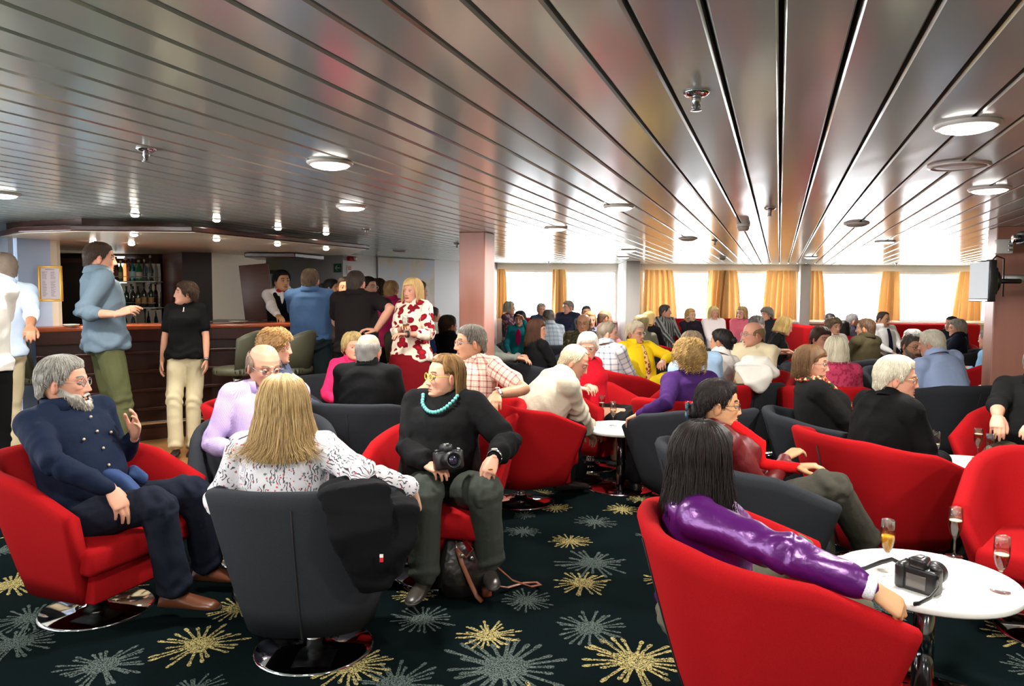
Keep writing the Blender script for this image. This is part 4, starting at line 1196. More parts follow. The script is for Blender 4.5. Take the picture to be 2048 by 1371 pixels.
def make_hair(style, col, det, seed, zend=-.1, flare=1.2, col2=None, bangs=.062, th=None, curl=.0, part=58):
    """returns geometry and colours in head space"""
    r = np.random.default_rng(seed)
    col = np.array(col); col2 = np.array(col2 if col2 is not None else col * 1.35)
    gs, cs = [], []
    nph = (72, 44, 28)[2 - det]; ns = (22, 14, 9)[2 - det]
    def add(g, c):
        gs.append(g); cs.append(c)
    def jit(V, a=.25, f=55):
        n = np.sin(V[:, 0] * f * 1.3 + 4 * np.sin(V[:, 1] * f * .4)) * np.sin(V[:, 1] * f + 2 + 3 * np.sin(V[:, 2] * 22))
        k = .5 + .5 * n
        return col * (1 - k[:, None] * .5) + col2 * (k[:, None] * .5)
    long_ = style in ('bob', 'long')
    if style == 'bald':
        ph = np.radians(np.linspace(68, 292, nph))
        a = np.abs((np.degrees(ph) + 180) % 360 - 180)
        zl = np.interp(a, [66, 78, 92, 112, 135, 180], [.0, -.012, .015, -.02, -.055, -.07])
        zu = np.interp(a, [66, 80, 100, 140, 180], [.02, .045, .058, .062, .062])
        s = np.linspace(0, 1, ns)
        Z = zl + np.outer(s, zu - zl)
        off = (th or .01) * np.outer(np.sin(np.pi * np.clip(s * .9 + .08, 0, 1)) ** .5, np.sin(np.linspace(.08, np.pi - .08, nph)) ** .4) + .0015
        P = hpt(ph * np.ones_like(Z), Z, off)
        g = grid(P); add(g, jit(g[0]))
    else:
        ph = np.linspace(-np.pi, np.pi, nph, endpoint=False)
        a = np.abs(np.degrees(ph))
        if long_:
            zl = np.interp(a, [0, 38, min(58, part - 12), part, part + 9, 180], [bangs, bangs, bangs - .012, .005 if part > 75 else bangs - .02, zend, zend - .012])
            t0 = th or .018
        else:
            base = STY.get(style, STY['short'])
            zl = np.interp(a, base[0], base[1]) + .004 * np.sin(ph * 19 + seed) + .003 * np.sin(ph * 43); t0 = th or base[2]
        s = np.linspace(0, 1, ns)
        if long_:
            sk = s[:, None] ** 1.0
            ztop = .1164
            Z = zl + sk * (ztop - zl)
            off = t0 * (np.clip(s * 6 + .6, 0, 1)[:, None]) * np.ones(nph)
            off = np.where(a[None, :] < part, t0 * np.clip(s[:, None] * 4, .1, 1), off)
        else:
            Z = zl + (s[:, None] ** .75) * (.1164 - zl)
            off = t0 * np.clip(s * 4, 0.08, 1)[:, None] ** .7 * np.ones(nph)
        fl = flare if long_ else 0
        P = hpt(ph * np.ones_like(Z), Z, off, fl)
        amp = {'curly': .005, 'full': .003}.get(style, .0018)
        n = np.sin(P[..., 0] * 120 + 5 * r.random()) * np.sin(P[..., 1] * 110 + 2) * np.sin(P[..., 2] * 100 + 1)
        n2 = np.sin(ph * 23 + 3 * np.sin(ph * 5))[None, :] * np.ones_like(Z)
        dd = P - HC; dd /= np.linalg.norm(dd, axis=-1)[..., None]
        P = P + dd * (amp * (n if not long_ else 0 * n) + (.0035 if long_ else .0006) * n2 * np.clip(s * 3, .2, 1)[:, None])[..., None]
        if curl and long_:
            lowm = np.clip(1 - s * 4, 0, 1)[:, None]
            P[..., 0] *= 1 - curl * lowm; P[..., 1] = HC[1] + (P[..., 1] - HC[1]) * (1 - curl * lowm)
        R = [P[i] for i in range(ns)]
        g = rings(R, caps=False)
        g = (g[0], g[1] + [tuple((ns - 1) * nph + j for j in range(nph))])
        add(g, jit(g[0]))
    # strands
    N = (1500, 300, 0)[2 - det] * (2 if style == 'curly' and det == 1 else 1)
    if style in ('bald', 'crop'): N = int(N * .5)
    for k in range(N):
        if style == 'bald':
            p0 = np.radians(frand(r, 70, 290)); aa = abs((np.degrees(p0) + 180) % 360 - 180)
            lo, hi = np.interp(aa, [66, 78, 92, 112, 135, 180], [.0, -.012, .015, -.02, -.055, -.07]), np.interp(aa, [66, 80, 100, 140, 180], [.02, .045, .058, .062, .062])
            z0 = frand(r, lo + .015, hi); z1 = z0 - .03; off0, off1 = .008, .011
            zs = np.linspace(z0, z1, 5); phs = p0 + np.linspace(0, frand(r, -.15, .15), 5); offs_ = np.linspace(off0, off1, 5); rad = .0016
            P = hpt(phs, zs, offs_)
        elif long_:
            p0 = frand(r, -np.pi, np.pi); aa = abs(np.degrees(p0))
            if aa < part + 6:
                zs = np.linspace(.11, (max(bangs, .02) if aa < 58 else .02) + frand(r, -.006, .012), 7); phs = p0 * np.linspace(.9, 1.15, 7)
                P = hpt(phs, zs, np.linspace(t0, t0 * .5, 7))
            else:
                ze = zend + frand(r, -.03, .022)
                m = 12
                u = np.linspace(0, 1, m)
                zs = .112 + (ze - .112) * u ** 1.15
                phs = p0 + .05 * np.sin(u * 5 + k) + frand(r, -.05, .05) * u
                lift = t0 + frand(r, -.001, .0045) + .009 * np.sin(u * frand(r, 3, 9) + k) * u
                P = hpt(phs, zs, lift, flare)
                if curl:
                    P[:, 0] *= 1 - curl * np.clip((u - .75) * 4, 0, 1); P[:, 1] = HC[1] + (P[:, 1] - HC[1]) * (1 - curl * np.clip((u - .75) * 4, 0, 1))
                elif flare > 2:
                    q = np.clip((u - .8) * 5, 0, 1) ** 2 * frand(r, .0, .075); dxy = P[:, :2] - HC[:2]; P[:, :2] += q[:, None] * dxy / (np.linalg.norm(dxy, axis=1)[:, None] + 1e-6); P[:, 2] += q * .4
            rad = frand(r, .0009, .0019) * (1 if det == 2 else 1.7)
        else:
            p0 = frand(r, -np.pi, np.pi); aa = abs(np.degrees(p0)); lo = np.interp(aa, base[0], base[1])
            z0 = frand(r, lo + .012, .114) if r.random() < .7 else frand(r, .08, .1155)
            m = 6
            if style == 'curly':
                u = np.linspace(0, 1, 11)
                zs = z0 - .03 * u; P = hpt(p0 + 0 * u, zs, t0 + .002 + 0 * u)
                an = u * 10 + k; c = .0065
                tang = nrm(np.array([math.cos(p0), -math.sin(p0), 0])); out = nrm(P[0] - HC)
                P = P + c * np.outer(np.sin(an), tang) + c * np.outer(np.cos(an), out)
                rad = .0016 * (1 if det == 2 else 1.6)
            else:
                ln = frand(r, .03, .05) if style != 'crop' else .015
                zs = np.maximum(z0 - np.linspace(0, ln, m), lo - .004)
                ph_ = p0 + np.linspace(0, frand(r, -.13, .13), m)
                P = hpt(ph_, zs, t0 * np.clip((zs - lo) * 60 + .25, .25, 1) + np.linspace(0, frand(r, .0, .004), m))
                rad = (.0013 if style != 'crop' else .001) * (1 if det == 2 else 1.7)
        n = len(P)
        g = tube(P, rad * np.linspace(1, .35, n), 4 if det == 2 else 3, round_=False)
        v = r.random()
        c = col * (1 - v) + col2 * v
        add(g, np.tile(c, (len(g[0]), 1)))
    return join(*gs), np.vstack(cs)

# hands ---------------------------------------------------------------
HANDS = {}
def hand_geo(curl, det):
    k = (curl, det)
    if k in HANDS: return HANDS[k]
    gs = []
    R = []
    for y, w, h in ((-.02, .026, .02), (.0, .027, .019), (.025, .035, .018), (.055, .041, .017), (.085, .042, .014), (.095, .038, .011)):
        th = np.linspace(0, 2 * np.pi, 14, endpoint=False)
        R.append(np.stack([w * sgnpow(np.cos(th), .8), np.full(14, y), h * np.sin(th) - .003 * curl], 1))
    gs.append(rings(R[::-1]))
    base = [(-.031, .086, .074, .0088), (-.0105, .092, .083, .009), (.0105, .088, .076, .0086), (.031, .078, .06, .0076)]
    for i, (x, y, L, rr) in enumerate(base):
        p = np.array([x, y - .012, 0.0]); pts = [p]; a = .12 * curl + .04 * i * curl
        sp = x * 1.6 * (1 - .6 * curl)
        for j, f in enumerate((.16, .4, .27, .2)):
            dirv = np.array([math.sin(sp) * math.cos(a), math.cos(sp) * math.cos(a), -math.sin(a)])
            p = p + dirv * L * f * (1.1 if j else 1); pts.append(p)
            a += curl * (.75, .95, .6, 0)[j] * (1 + .08 * i)
        gs.append(tube(np.array(pts), [rr * 1.05, rr * 1.05, rr, rr * .92, rr * .78], 10))
    a = .75 - .35 * curl
    p = np.array([-.024, .012, -.004]); pts = [p]
    for j, L in enumerate((.038, .034, .028)):
        dirv = np.array([-math.sin(a), math.cos(a), -.25 - .35 * curl]); p = p + nrm(dirv) * L; pts.append(p); a -= .2 + .3 * curl
    gs.append(tube(np.array(pts), [.0155, .0125, .0105, .0085], 10))
    g = join(*gs)
    g = remesh(g, (.0042, .006, .009)[2 - det], 2)
    HANDS[k] = g
    return g
def ik(a, t, l1, l2, pole):
    a, t = np.array(a, float), np.array(t, float)
    d = t - a; L = np.linalg.norm(d); L2 = min(L, (l1 + l2) * .995)
    d = d / (L + 1e-9); t = a + d * L2
    x = (l1 * l1 - l2 * l2 + L2 * L2) / (2 * L2 + 1e-9)
    h = math.sqrt(max(l1 * l1 - x * x, 1e-6))
    pole = np.array(pole, float); pp = pole - d * np.dot(pole, d)
    return a + d * x + nrm(pp) * h, t
def seg_uv(V, segs):
    best = np.full(len(V), 1e9); out = np.zeros((len(V), 3)); global SEG_E
    SEG_E = np.zeros(len(V))
    for i, sg in enumerate(segs):
        a, b, r, side = sg[:4]; ends = sg[4] if len(sg) > 4 else 'ab'
        a, b = np.array(a, float), np.array(b, float); ax = b - a; L = np.linalg.norm(ax); ax = ax / L
        q = V - a; t = np.clip(q @ ax, 0, L)
        dv = q - np.outer(t, ax); dist = np.linalg.norm(dv, axis=1) / r
        side = nrm(np.array(side) - ax * np.dot(side, ax)); fr = np.cross(ax, side)
        u = r * np.arctan2(dv @ side, np.abs(dv @ fr) + .02)
        m = dist < best
        SEG_E[m] = np.maximum(np.exp(-(t / .075) ** 2) * ('a' in ends), np.exp(-((L - t) / .075) ** 2) * ('b' in ends))[m]
        best[m] = dist[m]
        out[m] = np.stack([u, q @ ax, np.full(len(V), i * .37) + np.where(dv @ fr > 0, .1, 0)], 1)[m]
    return out
def wrinkle(V, uv, amp, seed):
    r = np.random.default_rng(seed)
    d = np.zeros(len(V))
    for f, a in ((16, 1), (29, .7), (47, .4)):
        k1, k2 = r.normal(size=3), r.normal(size=3); k1 /= np.linalg.norm(k1); k2 /= np.linalg.norm(k2)
        k1[2] *= .5
        d += a * np.sin(f * (V @ k1) + 2.2 * np.sin(f * .45 * (V @ k2) + r.random() * 6) + r.random() * 6)
    d = 1 - np.abs(d) / 1.0
    if len(SEG_E) == len(V):
        band = np.sin(uv[:, 1] * 70 + 2.5 * np.sin(uv[:, 0] * 24 + seed) + 3 * np.sin(uv[:, 1] * 9 + seed))
        d = d * (.55 + .6 * SEG_E) + SEG_E * band * .75
    # creases gather round the joints
    return amp * np.maximum(d, -.45)

MEN = dict(sh=.166, chest=(.172, .122), waist=(.158, .118), hip=(.166, .122), arm=1.0, leg=1.0, fem=0, bust=0)
WOM = dict(sh=.144, chest=(.150, .112), waist=(.136, .105), hip=(.17, .125), arm=.9, leg=.98, fem=1, bust=.3)
def bld(b, heavy=0.0):
    d = dict(MEN if b == 'm' else WOM)
    if heavy:
        d['waist'] = (d['waist'][0] * (1 + .28 * heavy), d['waist'][1] * (1 + .5 * heavy)); d['chest'] = (d['chest'][0] * (1 + .14 * heavy), d['chest'][1] * (1 + .2 * heavy))
        d['hip'] = (d['hip'][0] * (1 + .2 * heavy), d['hip'][1] * (1 + .25 * heavy)); d['arm'] *= 1 + .22 * heavy; d['leg'] *= 1 + .18 * heavy; d['sh'] *= 1 + .08 * heavy
    return d
SEATED = []
PEOPLE = {}
SK_PALE = srgb(208, 162, 136); SK_PINK = srgb(202, 146, 120); SK_TAN = srgb(192, 140, 108); SK_ASIA = srgb(192, 144, 104); SK_DARK = srgb(150, 102, 74)
SEG_E = np.zeros(0)
def person(key, label, px, py, Y, psi, pose='sit', build='m', heavy=0.0, hd=None, hp=0, hr=0, lean=-4, side=0, twist=0,
           top=None, sleeve='l', bot=None, skirt=False, hair=('short', srgb(90, 70, 50)), skin=SK_PINK, rh=None, lh=None, rf=None, lf=None,
           det=1, seat='grey', shoe=None, glasses=None, beard=None, collar=True, lip=None, relb=None, lelb=None, curl=.45, sc=1.0, smile=0,
           rhn=None, lhn=None, fdir=(0, 0), rkn=None, lkn=None, open_=None, seatpsi=None, hem=-.1, gaze=0, loose=0, rhd=None, lhd=None, seatoff=(0, 0), vest=None):
    B = bld(build, heavy); seed = sum(ord(c) * (i + 1) for i, c in enumerate(label)) % 9999
    hd = psi if hd is None else hd
    crown = np.array(at_y(px, py, Y))
    hs = sc * (1.0 if build == 'm' else .95)
    top_th = {'curly': .03, 'full': .024, 'bald': 0, 'crop': .006}.get(hair[0], .014)
    ps = math.radians(psi)
    Rw = np.array([[math.cos(ps), math.sin(ps), 0], [-math.sin(ps), math.cos(ps), 0], [0, 0, 1]])   # columns: right, forward, up  (world = Rw @ local)
    L, sd = math.radians(lean), math.radians(side)
    tsp = nrm([math.sin(sd), math.sin(L), math.cos(L) * math.cos(sd)])
    TL = .49 * sc
    zc = crown[2] - top_th
    if pose == 'sit':
        pz = .47
        need = zc - .117 * hs - .1 * sc - pz
        TL = float(np.clip(need / max(tsp[2], .5), .40, .60)) * 1.0
        pz = float(np.clip(zc - .117 * hs - .1 * sc - TL * tsp[2], .40, .62))
        legL = (.43 * sc, .42 * sc)
    else:
        st = zc / 1.74
        sc *= st; TL = .5 * st; pz = .93 * st; hs = max(.93, st) * (1.0 if build == 'm' else .96)
        pz = zc - .117 * hs - .1 * sc - TL * tsp[2]
        legL = ((pz - .11) * .506, (pz - .11) * .506)
    pel = np.array([0, 0, pz])
    nb = pel + tsp * TL
    hc = nb + tsp * .05 * sc + np.array([math.sin(sd) * .04, .028 + .04 * math.sin(L), .05 * sc])
    hc[2] = zc - .117 * hs
    hy = math.radians(hd - psi)
    Hm = np.array(Matrix.Rotation(-hy, 3, 'Z') @ Matrix.Rotation(-math.radians(hp), 3, 'X') @ Matrix.Rotation(math.radians(hr), 3, 'Y'))
    wc = crown - np.array([0, 0, top_th + .117 * hs])
    root = wc - Rw @ hc; root[2] = 0
    fz = .006 if pose != 'sit' and Y > 6.3 else 0.0
    def loc(t):
        """(px,py,Y) or ('l',x,y,z) -> local"""
        if t[0] == 'l': return np.array(t[1:], float)
        return Rw.T @ (np.array(at_y(*t)) - root)
    tw = math.radians(twist)
    hipax = np.array([1.0, 0, 0]); shax = np.array([math.cos(tw), -math.sin(tw), 0]); shax = nrm(shax - tsp * np.dot(shax, tsp))
    def frame(q):
        s = nrm(hipax * (1 - np.clip(q, 0, 1)) + shax * np.clip(q, 0, 1)); f = nrm(np.cross(tsp, s)); return s, f
    def torso(infl, q0, q1, n=24, fl=0):
        Q = [(-.2, .62, .62), (-.1, .92, .92), (.05, 1, 1), (.2, None, None), (.38, None, None), (.55, None, None), (.75, None, None), (.88, None, None), (.95, None, None), (1.0, None, None)]
        R = []
        th = np.linspace(0, 2 * np.pi, n, endpoint=False)
        qs = [q for q in (-.22, -.16, -.1, 0, .1, .2, .3, .4, .5, .6, .7, .78, .84, .89, .93, .97, 1.0) if q0 - 1e-6 <= q <= q1 + 1e-6]
        W = lambda q, i: np.interp(q, [-.22, -.14, -.02, .1, .35, .5, .72, .84, .91, .96, 1.0],
                                   [B['hip'][i] * .55, B['hip'][i] * .88, B['hip'][i], B['hip'][i] * .98, B['waist'][i], (B['waist'][i] + B['chest'][i]) / 2 + .003, B['chest'][i],
                                    B['chest'][i] * (.93 if i == 0 else .86), B['chest'][i] * (.7 if i == 0 else .7), (.085, .072)[i], (.062, .06)[i]])
        for q in qs:
            s, f = frame(q)
            w, d = W(q, 0) * sc + infl + fl * max(0, .12 - q), W(q, 1) * sc + infl + fl * max(0, .12 - q)
            fwd = .012 * math.sin(np.clip(q, 0, 1) * np.pi) - (.018 if q > .85 else 0)
            c = pel + tsp * TL * q + f * fwd
            bl = heavy * .05 * gz(q, .3, .22) + B['bust'] * .13 * gz(q, .66, .12)
            sn = np.sin(th); dep = d * np.abs(sn) ** .85 * np.sign(sn) + np.where(sn > 0, bl * sn, 0)
            cw = np.abs(np.cos(th)) ** .8 * np.sign(np.cos(th)) * w
            R.append(c + np.outer(cw, s) + np.outer(dep, f))
        return rings(R)
    s1, f1 = frame(1.0)
    shp = nb - tsp * .06 * sc
    SR, SL = shp + s1 * B['sh'] * sc, shp - s1 * B['sh'] * sc
    ua, fa = .285 * sc, .255 * sc
    if pose == 'sit':
        dR, dL = np.array([.11, .33, pz + .14]), np.array([-.11, .35, pz + .14])
    else:
        dR, dL = np.array([.25, .05, pz - .1]), np.array([-.25, .05, pz - .1])
    tR, tL = (loc(rh) if rh else dR), (loc(lh) if lh else dL)
    pR = loc(relb) - SR if relb else np.array([.7, -.8, -.5]); pL = loc(lelb) - SL if lelb else np.array([-.7, -.8, -.5])
    ER, WR = ik(SR, tR, ua, fa, pR); EL, WL = ik(SL, tL, ua, fa, pL)
    hw = .088 * sc * (B['leg'])
    HR, HL = pel + np.array([hw, .0, -.03]), pel + np.array([-hw, .0, -.03])
    if pose == 'sit':
        fR, fL = np.array([.13, .44, .08]), np.array([-.13, .48, .08])
    else:
        fR, fL = np.array([.1, .03, .08 + fz]), np.array([-.1, -.03, .08 + fz])
    fR, fL = (loc(rf) if rf else fR), (loc(lf) if lf else fL)
    fR[2], fL[2] = max(fR[2], .075), max(fL[2], .075)
    kpR = loc(rkn) - HR if rkn else np.array([.12, 1, .7]); kpL = loc(lkn) - HL if lkn else np.array([-.12, 1, .7])
    KR, AR = ik(HR, fR, legL[0], legL[1], kpR); KL, AL = ik(HL, fL, legL[0], legL[1], kpL)
    vox = (.0085, .014, .02)[2 - det]
    am, lm = B['arm'] * sc, B['leg'] * sc
    def arm(S_, E, Wr, infl, end=1.0, el=0):
        """end: fraction of the forearm covered; negative covers only that share of the upper arm"""
        up = .4 * S_ + .6 * E
        if end < 0:
            e = S_ + (E - S_) * -end
            return tube([S_ - (E - S_) * .05, S_ + (e - S_) * .5, e], [.054 * am + infl, .047 * am + infl * 1.2, .045 * am + infl * 1.7], 12)
        w = E + (Wr - E) * end
        return tube([S_ - (E - S_) * .04, up, E, E * .65 + w * .35, w], [.054 * am + infl, .045 * am + infl, .039 * am + infl, .038 * am + infl, (.039 - .014 * end) * am + infl * .8], 12)
    def leg(H, K, A, infl, end=1.0, flar=0):
        w = K + (A - K) * end
        th = tube([H, H * .5 + K * .5, K], [.088 * lm + infl, .076 * lm + infl, .06 * lm + infl], 14)
        sh = tube([K, K * .65 + w * .35, w], [.06 * lm + infl, .057 * lm + infl, .042 * lm + infl + flar], 14)
        return join(th, sh)
    neck = tube([nb - tsp * .05, nb + tsp * .03, hc + Hm @ np.array([0, -.022, -.05]) * hs], [(.062 if not B['fem'] else .053) * hs, (.056 if not B['fem'] else .048) * hs, .052 * hs], 14)
    delt = [ell(s_, .062 * am, 12, 8) for s_ in (SR, SL)]
    trap = [tube([nb + tsp * .005, shp + s1 * k * B['sh'] * .55 * sc + tsp * .022, s_], [.05 * am, .05 * am, .052 * am], 10) for k, s_ in ((1, SR), (-1, SL))]
    body = remesh(join(torso(-.006, -.16, .97), neck, *delt, *trap, arm(SR, ER, WR, 0), arm(SL, EL, WL, 0), leg(HR, KR, AR, -.002), leg(HL, KL, AL, -.002)), max(vox, .01), 3)
    bc = np.tile(np.array(skin), (len(body[0]), 1))
    hg, hcol = head_parts(det, B['fem'], skin, hair[1] if not isinstance(hair[1], str) else (.1, .08, .05), lip, gaze, smile)
    hg = (hg[0] * hs @ Hm.T + hc, hg[1])
    gs, cs = [body, hg], [bc, hcol]
    for sgn, E, Wr, bn, hdv in ((1, ER, WR, rhn, rhd), (-1, EL, WL, lhn, lhd)):
        g = hand_geo(curl, det)
        V = g[0].copy() * (1.0 if build == 'm' else .9) * sc
        Fh = g[1]
        if sgn < 0:
            V[:, 0] *= -1; Fh = [f[::-1] for f in Fh]
        y = nrm(Wr - E)
        if hdv is not None: y = nrm(np.array(hdv, float))
        elif pose == 'sit' and bn is None: y = nrm(y + np.array([0, .3, -.15]))
        up = np.array(bn, float) if bn is not None else (np.array([0, 0, 1.0]) if pose == 'sit' or abs(y[2]) < .7 else np.array([sgn, 0, 0]))
        z = nrm(up - y * np.dot(up, y)); x = np.cross(y, z)
        M = np.stack([x, y, z], 1)
        gs.append((V @ M.T + Wr, Fh)); cs.append(np.tile(np.array(skin), (len(V), 1)))
    t = thing('person', label, 'person', root, 0)
    t.location = (root[0], root[1], 0); t.rotation_euler = (0, 0, -ps)
    obj('body', join(*gs), SKIN_M, t, col=np.vstack(cs))
    # clothes
    shirtV = None
    segT = (pel, nb, .14, hipax, 'a')
    if top is not None:
        tin = .012 + loose
        ends = {'l': .95, 'e': .12, 's': -.72, 'n': None, 't': .5}[sleeve]
        parts = [torso(tin, hem, 1.0, 24, .16 if hem < -.05 and pose != 'sit' else 0)]
        parts += [ell(s_, .062 * am + tin * .8, 12, 8) for s_ in (SR, SL)]
        parts += [tube([nb - tsp * .02, shp + s1 * k * B['sh'] * .55 * sc + tsp * .02, s_], [.05 * am + tin * .6, .05 * am + tin, .052 * am + tin], 10) for k, s_ in ((1, SR), (-1, SL))]
        if ends is not None: parts += [arm(SR, ER, WR, tin, ends), arm(SL, EL, WL, tin, ends)]
        g = remesh(join(*parts), vox, (9, 5, 3)[2 - det])
        uv = seg_uv(g[0], [segT, (SR, ER, .055, tsp, 'b'), (ER, WR, .05, tsp), (SL, EL, .055, tsp, 'b'), (EL, WL, .05, tsp)])
        N = normals(g)
        g = (g[0] + N * wrinkle(g[0], uv, (.0075, .007, .005)[2 - det] * (1 + loose * 50), seed)[:, None], g[1])
        shirtV = g[0]
        if collar:
            nd = nrm(hc + Hm @ np.array([0, -.02, -.06]) * hs - nb)
            sx = nrm(s1 - nd * np.dot(s1, nd)); fx = np.cross(nd, sx)
            a = np.radians(np.linspace(28, 332, 30)) + np.pi / 2
            tall = collar == 'high'
            if tall: a = np.linspace(0, 2 * np.pi, 31) + np.pi / 2
            cr = []
            rb = .066 if not B['fem'] else .058
            for rr, hh in (((rb + .014), -.01), ((rb + .01), .04), ((rb + .012), .05), ((rb + .019), .046), ((rb + .036), -.004), ((rb + .03), -.012)) if not tall else ((rb + .014, -.02), (rb + .002, .02), (rb, .05), (rb + .006, .054), (rb + .012, .02), (rb + .02, -.02)):
                fa_ = np.maximum(0, -np.cos(a - np.pi / 2)) * 0 + hh
                cr.append(nb + np.outer(np.cos(a) * rr * hs, sx) + np.outer(np.sin(a) * rr * hs * 1.02, fx) + np.outer((fa_ - .012 * np.maximum(0, np.sin(a))) * hs, nd))
            cg = rings(cr, close=False)
            g2 = join(g, cg)
            uv = np.vstack([uv, np.stack([cg[0] @ sx, cg[0] @ nd, np.full(len(cg[0]), .9)], 1)])
            g = g2
        obj({'l': 'shirt'}.get(sleeve, 'shirt'), g, top, t, cl=uv)
    if vest is not None:
        g = remesh(join(torso(.022, hem, .9), *[tube([shp + s1 * k * .07 + f1 * .09 - tsp * .04, shp + s1 * k * .085 + tsp * .03, shp + s1 * k * .07 - f1 * .07 - tsp * .02], [.045, .05, .045], 10) for k in (1, -1)]), vox, 4)
        obj('vest', g, vest, t, cl=g[0])
    if bot is not None:
        sgB = [(HR, KR, .08, (1, 0, 0)), (HL, KL, .08, (1, 0, 0)), (KR, AR, .07, (1, 0, 0)), (KL, AL, .07, (1, 0, 0))]
        if not skirt:
            g = remesh(join(torso(.003, -.22, max(hem + .12, .0)), ell(pel + np.array([0, -.02, -.05]), (.15 * lm, .13 * lm, .1), 16, 9), leg(HR, KR, AR, .012, .97, .014), leg(HL, KL, AL, .012, .97, .014)), vox, 3)
        elif skirt == 'sit':
            mid = (KR + KL) / 2; wk = np.linalg.norm(KR - KL) / 2 + .085
            g = remesh(join(torso(.006, -.22, .16), tube([pel + np.array([0, .0, -.03]), (pel + mid) / 2 + np.array([0, 0, -.01]), mid + nrm(mid - pel) * .05, mid + nrm(mid - pel) * .07 - np.array([0, 0, .09])], [(.175, .11), (.17, .1), (wk + .02, .095), (wk + .01, .08)], 18, side=(1, 0, 0))), vox, 3)
        else:
            R = []
            th = np.linspace(0, 2 * np.pi, 40, endpoint=False)
            for k in np.linspace(0, 1, 14):
                rr = np.interp(k, [0, .15, .5, 1], [B['hip'][0] * .93, B['hip'][0] + .02, B['hip'][0] + .04, B['hip'][0] + .05])
                wv = 1 + .05 * k * np.sin(9 * th + 3 * k)
                z = (pz - .01) * (1 - k) + .05 * k
                R.append(np.stack([rr * wv * np.cos(th), rr * .92 * wv * np.sin(th) + .03, np.full(40, z)], 1))
            g = rings(R[::-1])
        uv = seg_uv(g[0], sgB)
        N = normals(g)
        g = (g[0] + N * wrinkle(g[0], uv, (.007, .006, .004)[2 - det], seed + 7)[:, None], g[1])
        obj('skirt' if skirt else 'trousers', g, bot, t, cl=uv)
    # shoes
    if shoe is not False:
        sm = shoe or mat('black_shoe', (.015, .013, .012), .3)
        for A, K, ad in ((AR, KR, fdir[0]), (AL, KL, fdir[1])):
            sec = ((-.078, .018, .03), (-.065, .033, .062), (-.03, .037, .082), (.02, .037, .078), (.06, .041, .062), (.12, .046, .046), (.17, .04, .036), (.195, .026, .026), (.203, .01, .016))
            R = []; n = 16
            th = np.linspace(0, 2 * np.pi, n, endpoint=False)
            for y, w, h in sec:
                R.append(np.stack([w * np.cos(th), np.full(n, y), np.maximum(0, h * (.5 + .55 * np.sin(th)))], 1) * (sc if build == 'm' else sc * .9))
            g = rings(R)
            ca, sa = math.cos(-ad), math.sin(-ad)
            V = g[0].copy(); x, y = V[:, 0].copy(), V[:, 1].copy()
            V[:, 0], V[:, 1] = x * ca - y * sa, x * sa + y * ca
            V += np.array([A[0], A[1], max(A[2] - .078, fz)])
            so = obj('shoe', (V, g[1]), sm, t)
            if det:
                V2 = V.copy(); V2[:, 2] = np.minimum(V2[:, 2], A[2] - .078 + .012); V2[:, :2] = (V2[:, :2] - A[:2]) * 1.04 + A[:2]
                obj('sole', (V2, g[1]), mat('sole_rubber', (.02, .018, .016), .7), so)
    # hair
    hm = lambda g: (g[0] * hs @ Hm.T + hc, g[1])
    if hair[0] != 'none':
        kw = hair[2] if len(hair) > 2 else {}
        kw = dict(kw); bun = kw.pop('bun', None)
        hg, hcl = make_hair(hair[0], hair[1], det, seed, **kw)
        if bun:
            e = ell(bun[0], bun[1], 16, 10); hg = join(hg, e); hcl = np.vstack([hcl, np.tile(np.array(hair[1]), (len(e[0]), 1))])
        obj('hair', hm(hg), HAIR_M, t, col=hcl)
    if beard is not None:
        n, m = (60, 14) if det == 2 else (36, 9)
        ph = np.radians(np.linspace(-92, 92, n)); a = np.abs(np.degrees(ph))
        bcol, bl_ = beard
        zu = np.interp(a, [0, 14, 24, 32, 60, 78, 92], [-.083, -.083, -.078, -.055, -.045, -.02, .0])
        s = np.linspace(0, 1, m)
        zb = np.interp(a, [0, 40, 70, 92], [-.1185, -.117, -.1, -.05])
        Z = zu + np.outer(s, zb - zu)
        off = .002 + bl_ * np.outer(np.sin(np.pi * np.clip(s * .75 + .12, 0, 1)), np.cos(ph * .9) ** 1.6 + .12)
        P = surf(ph * np.ones_like(Z), Z); d = P - np.array([0, 0, -.06]); d /= np.linalg.norm(d, axis=-1)[..., None]
        P = P + d * (off * (1 + .25 * np.sin(P[..., 0] * 400) * np.sin(P[..., 2] * 330)))[..., None]
        P[..., 2] -= (s[:, None] ** 2) * bl_ * np.cos(ph) * .8
        g1 = grid(P)
        ph2 = np.radians(np.linspace(-27, 27, 20)); Z2 = np.linspace(-.0655, -.05, 6)[:, None] * np.ones(20)
        Z2 = Z2 - .012 * (np.abs(np.degrees(ph2)) / 27) ** 2
        P2 = surf(ph2 * np.ones_like(Z2), Z2); P2[..., 1] += .012 * np.sin(np.linspace(.3, np.pi - .3, 6))[:, None] + .003
        rr_ = np.random.default_rng(seed + 3); st_ = []
        for k in range((0, 90, 420)[det]):
            i, j = rr_.integers(2, m - 1), rr_.integers(3, n - 3)
            p0 = P[i, j]; o_ = d[i, j]; q_ = p0 + o_ * frand(rr_, .002, .006) + np.array([0, 0, -frand(rr_, .008, .02)]) + np.array([frand(rr_, -.004, .004), 0, 0])
            st_.append(tube(np.array([p0 - o_ * .002, (p0 + q_) / 2 + o_ * .003, q_]), [.0013, .0011, .0005], 3, round_=False))
        g = join(g1, grid(P2), *st_)
        k = .5 + .5 * np.sin(g[0][:, 0] * 300) * np.sin(g[0][:, 2] * 200 + 1)
        obj('beard', hm(g), HAIR_M, t, col=np.array(bcol) * (.75 + .4 * k[:, None]))
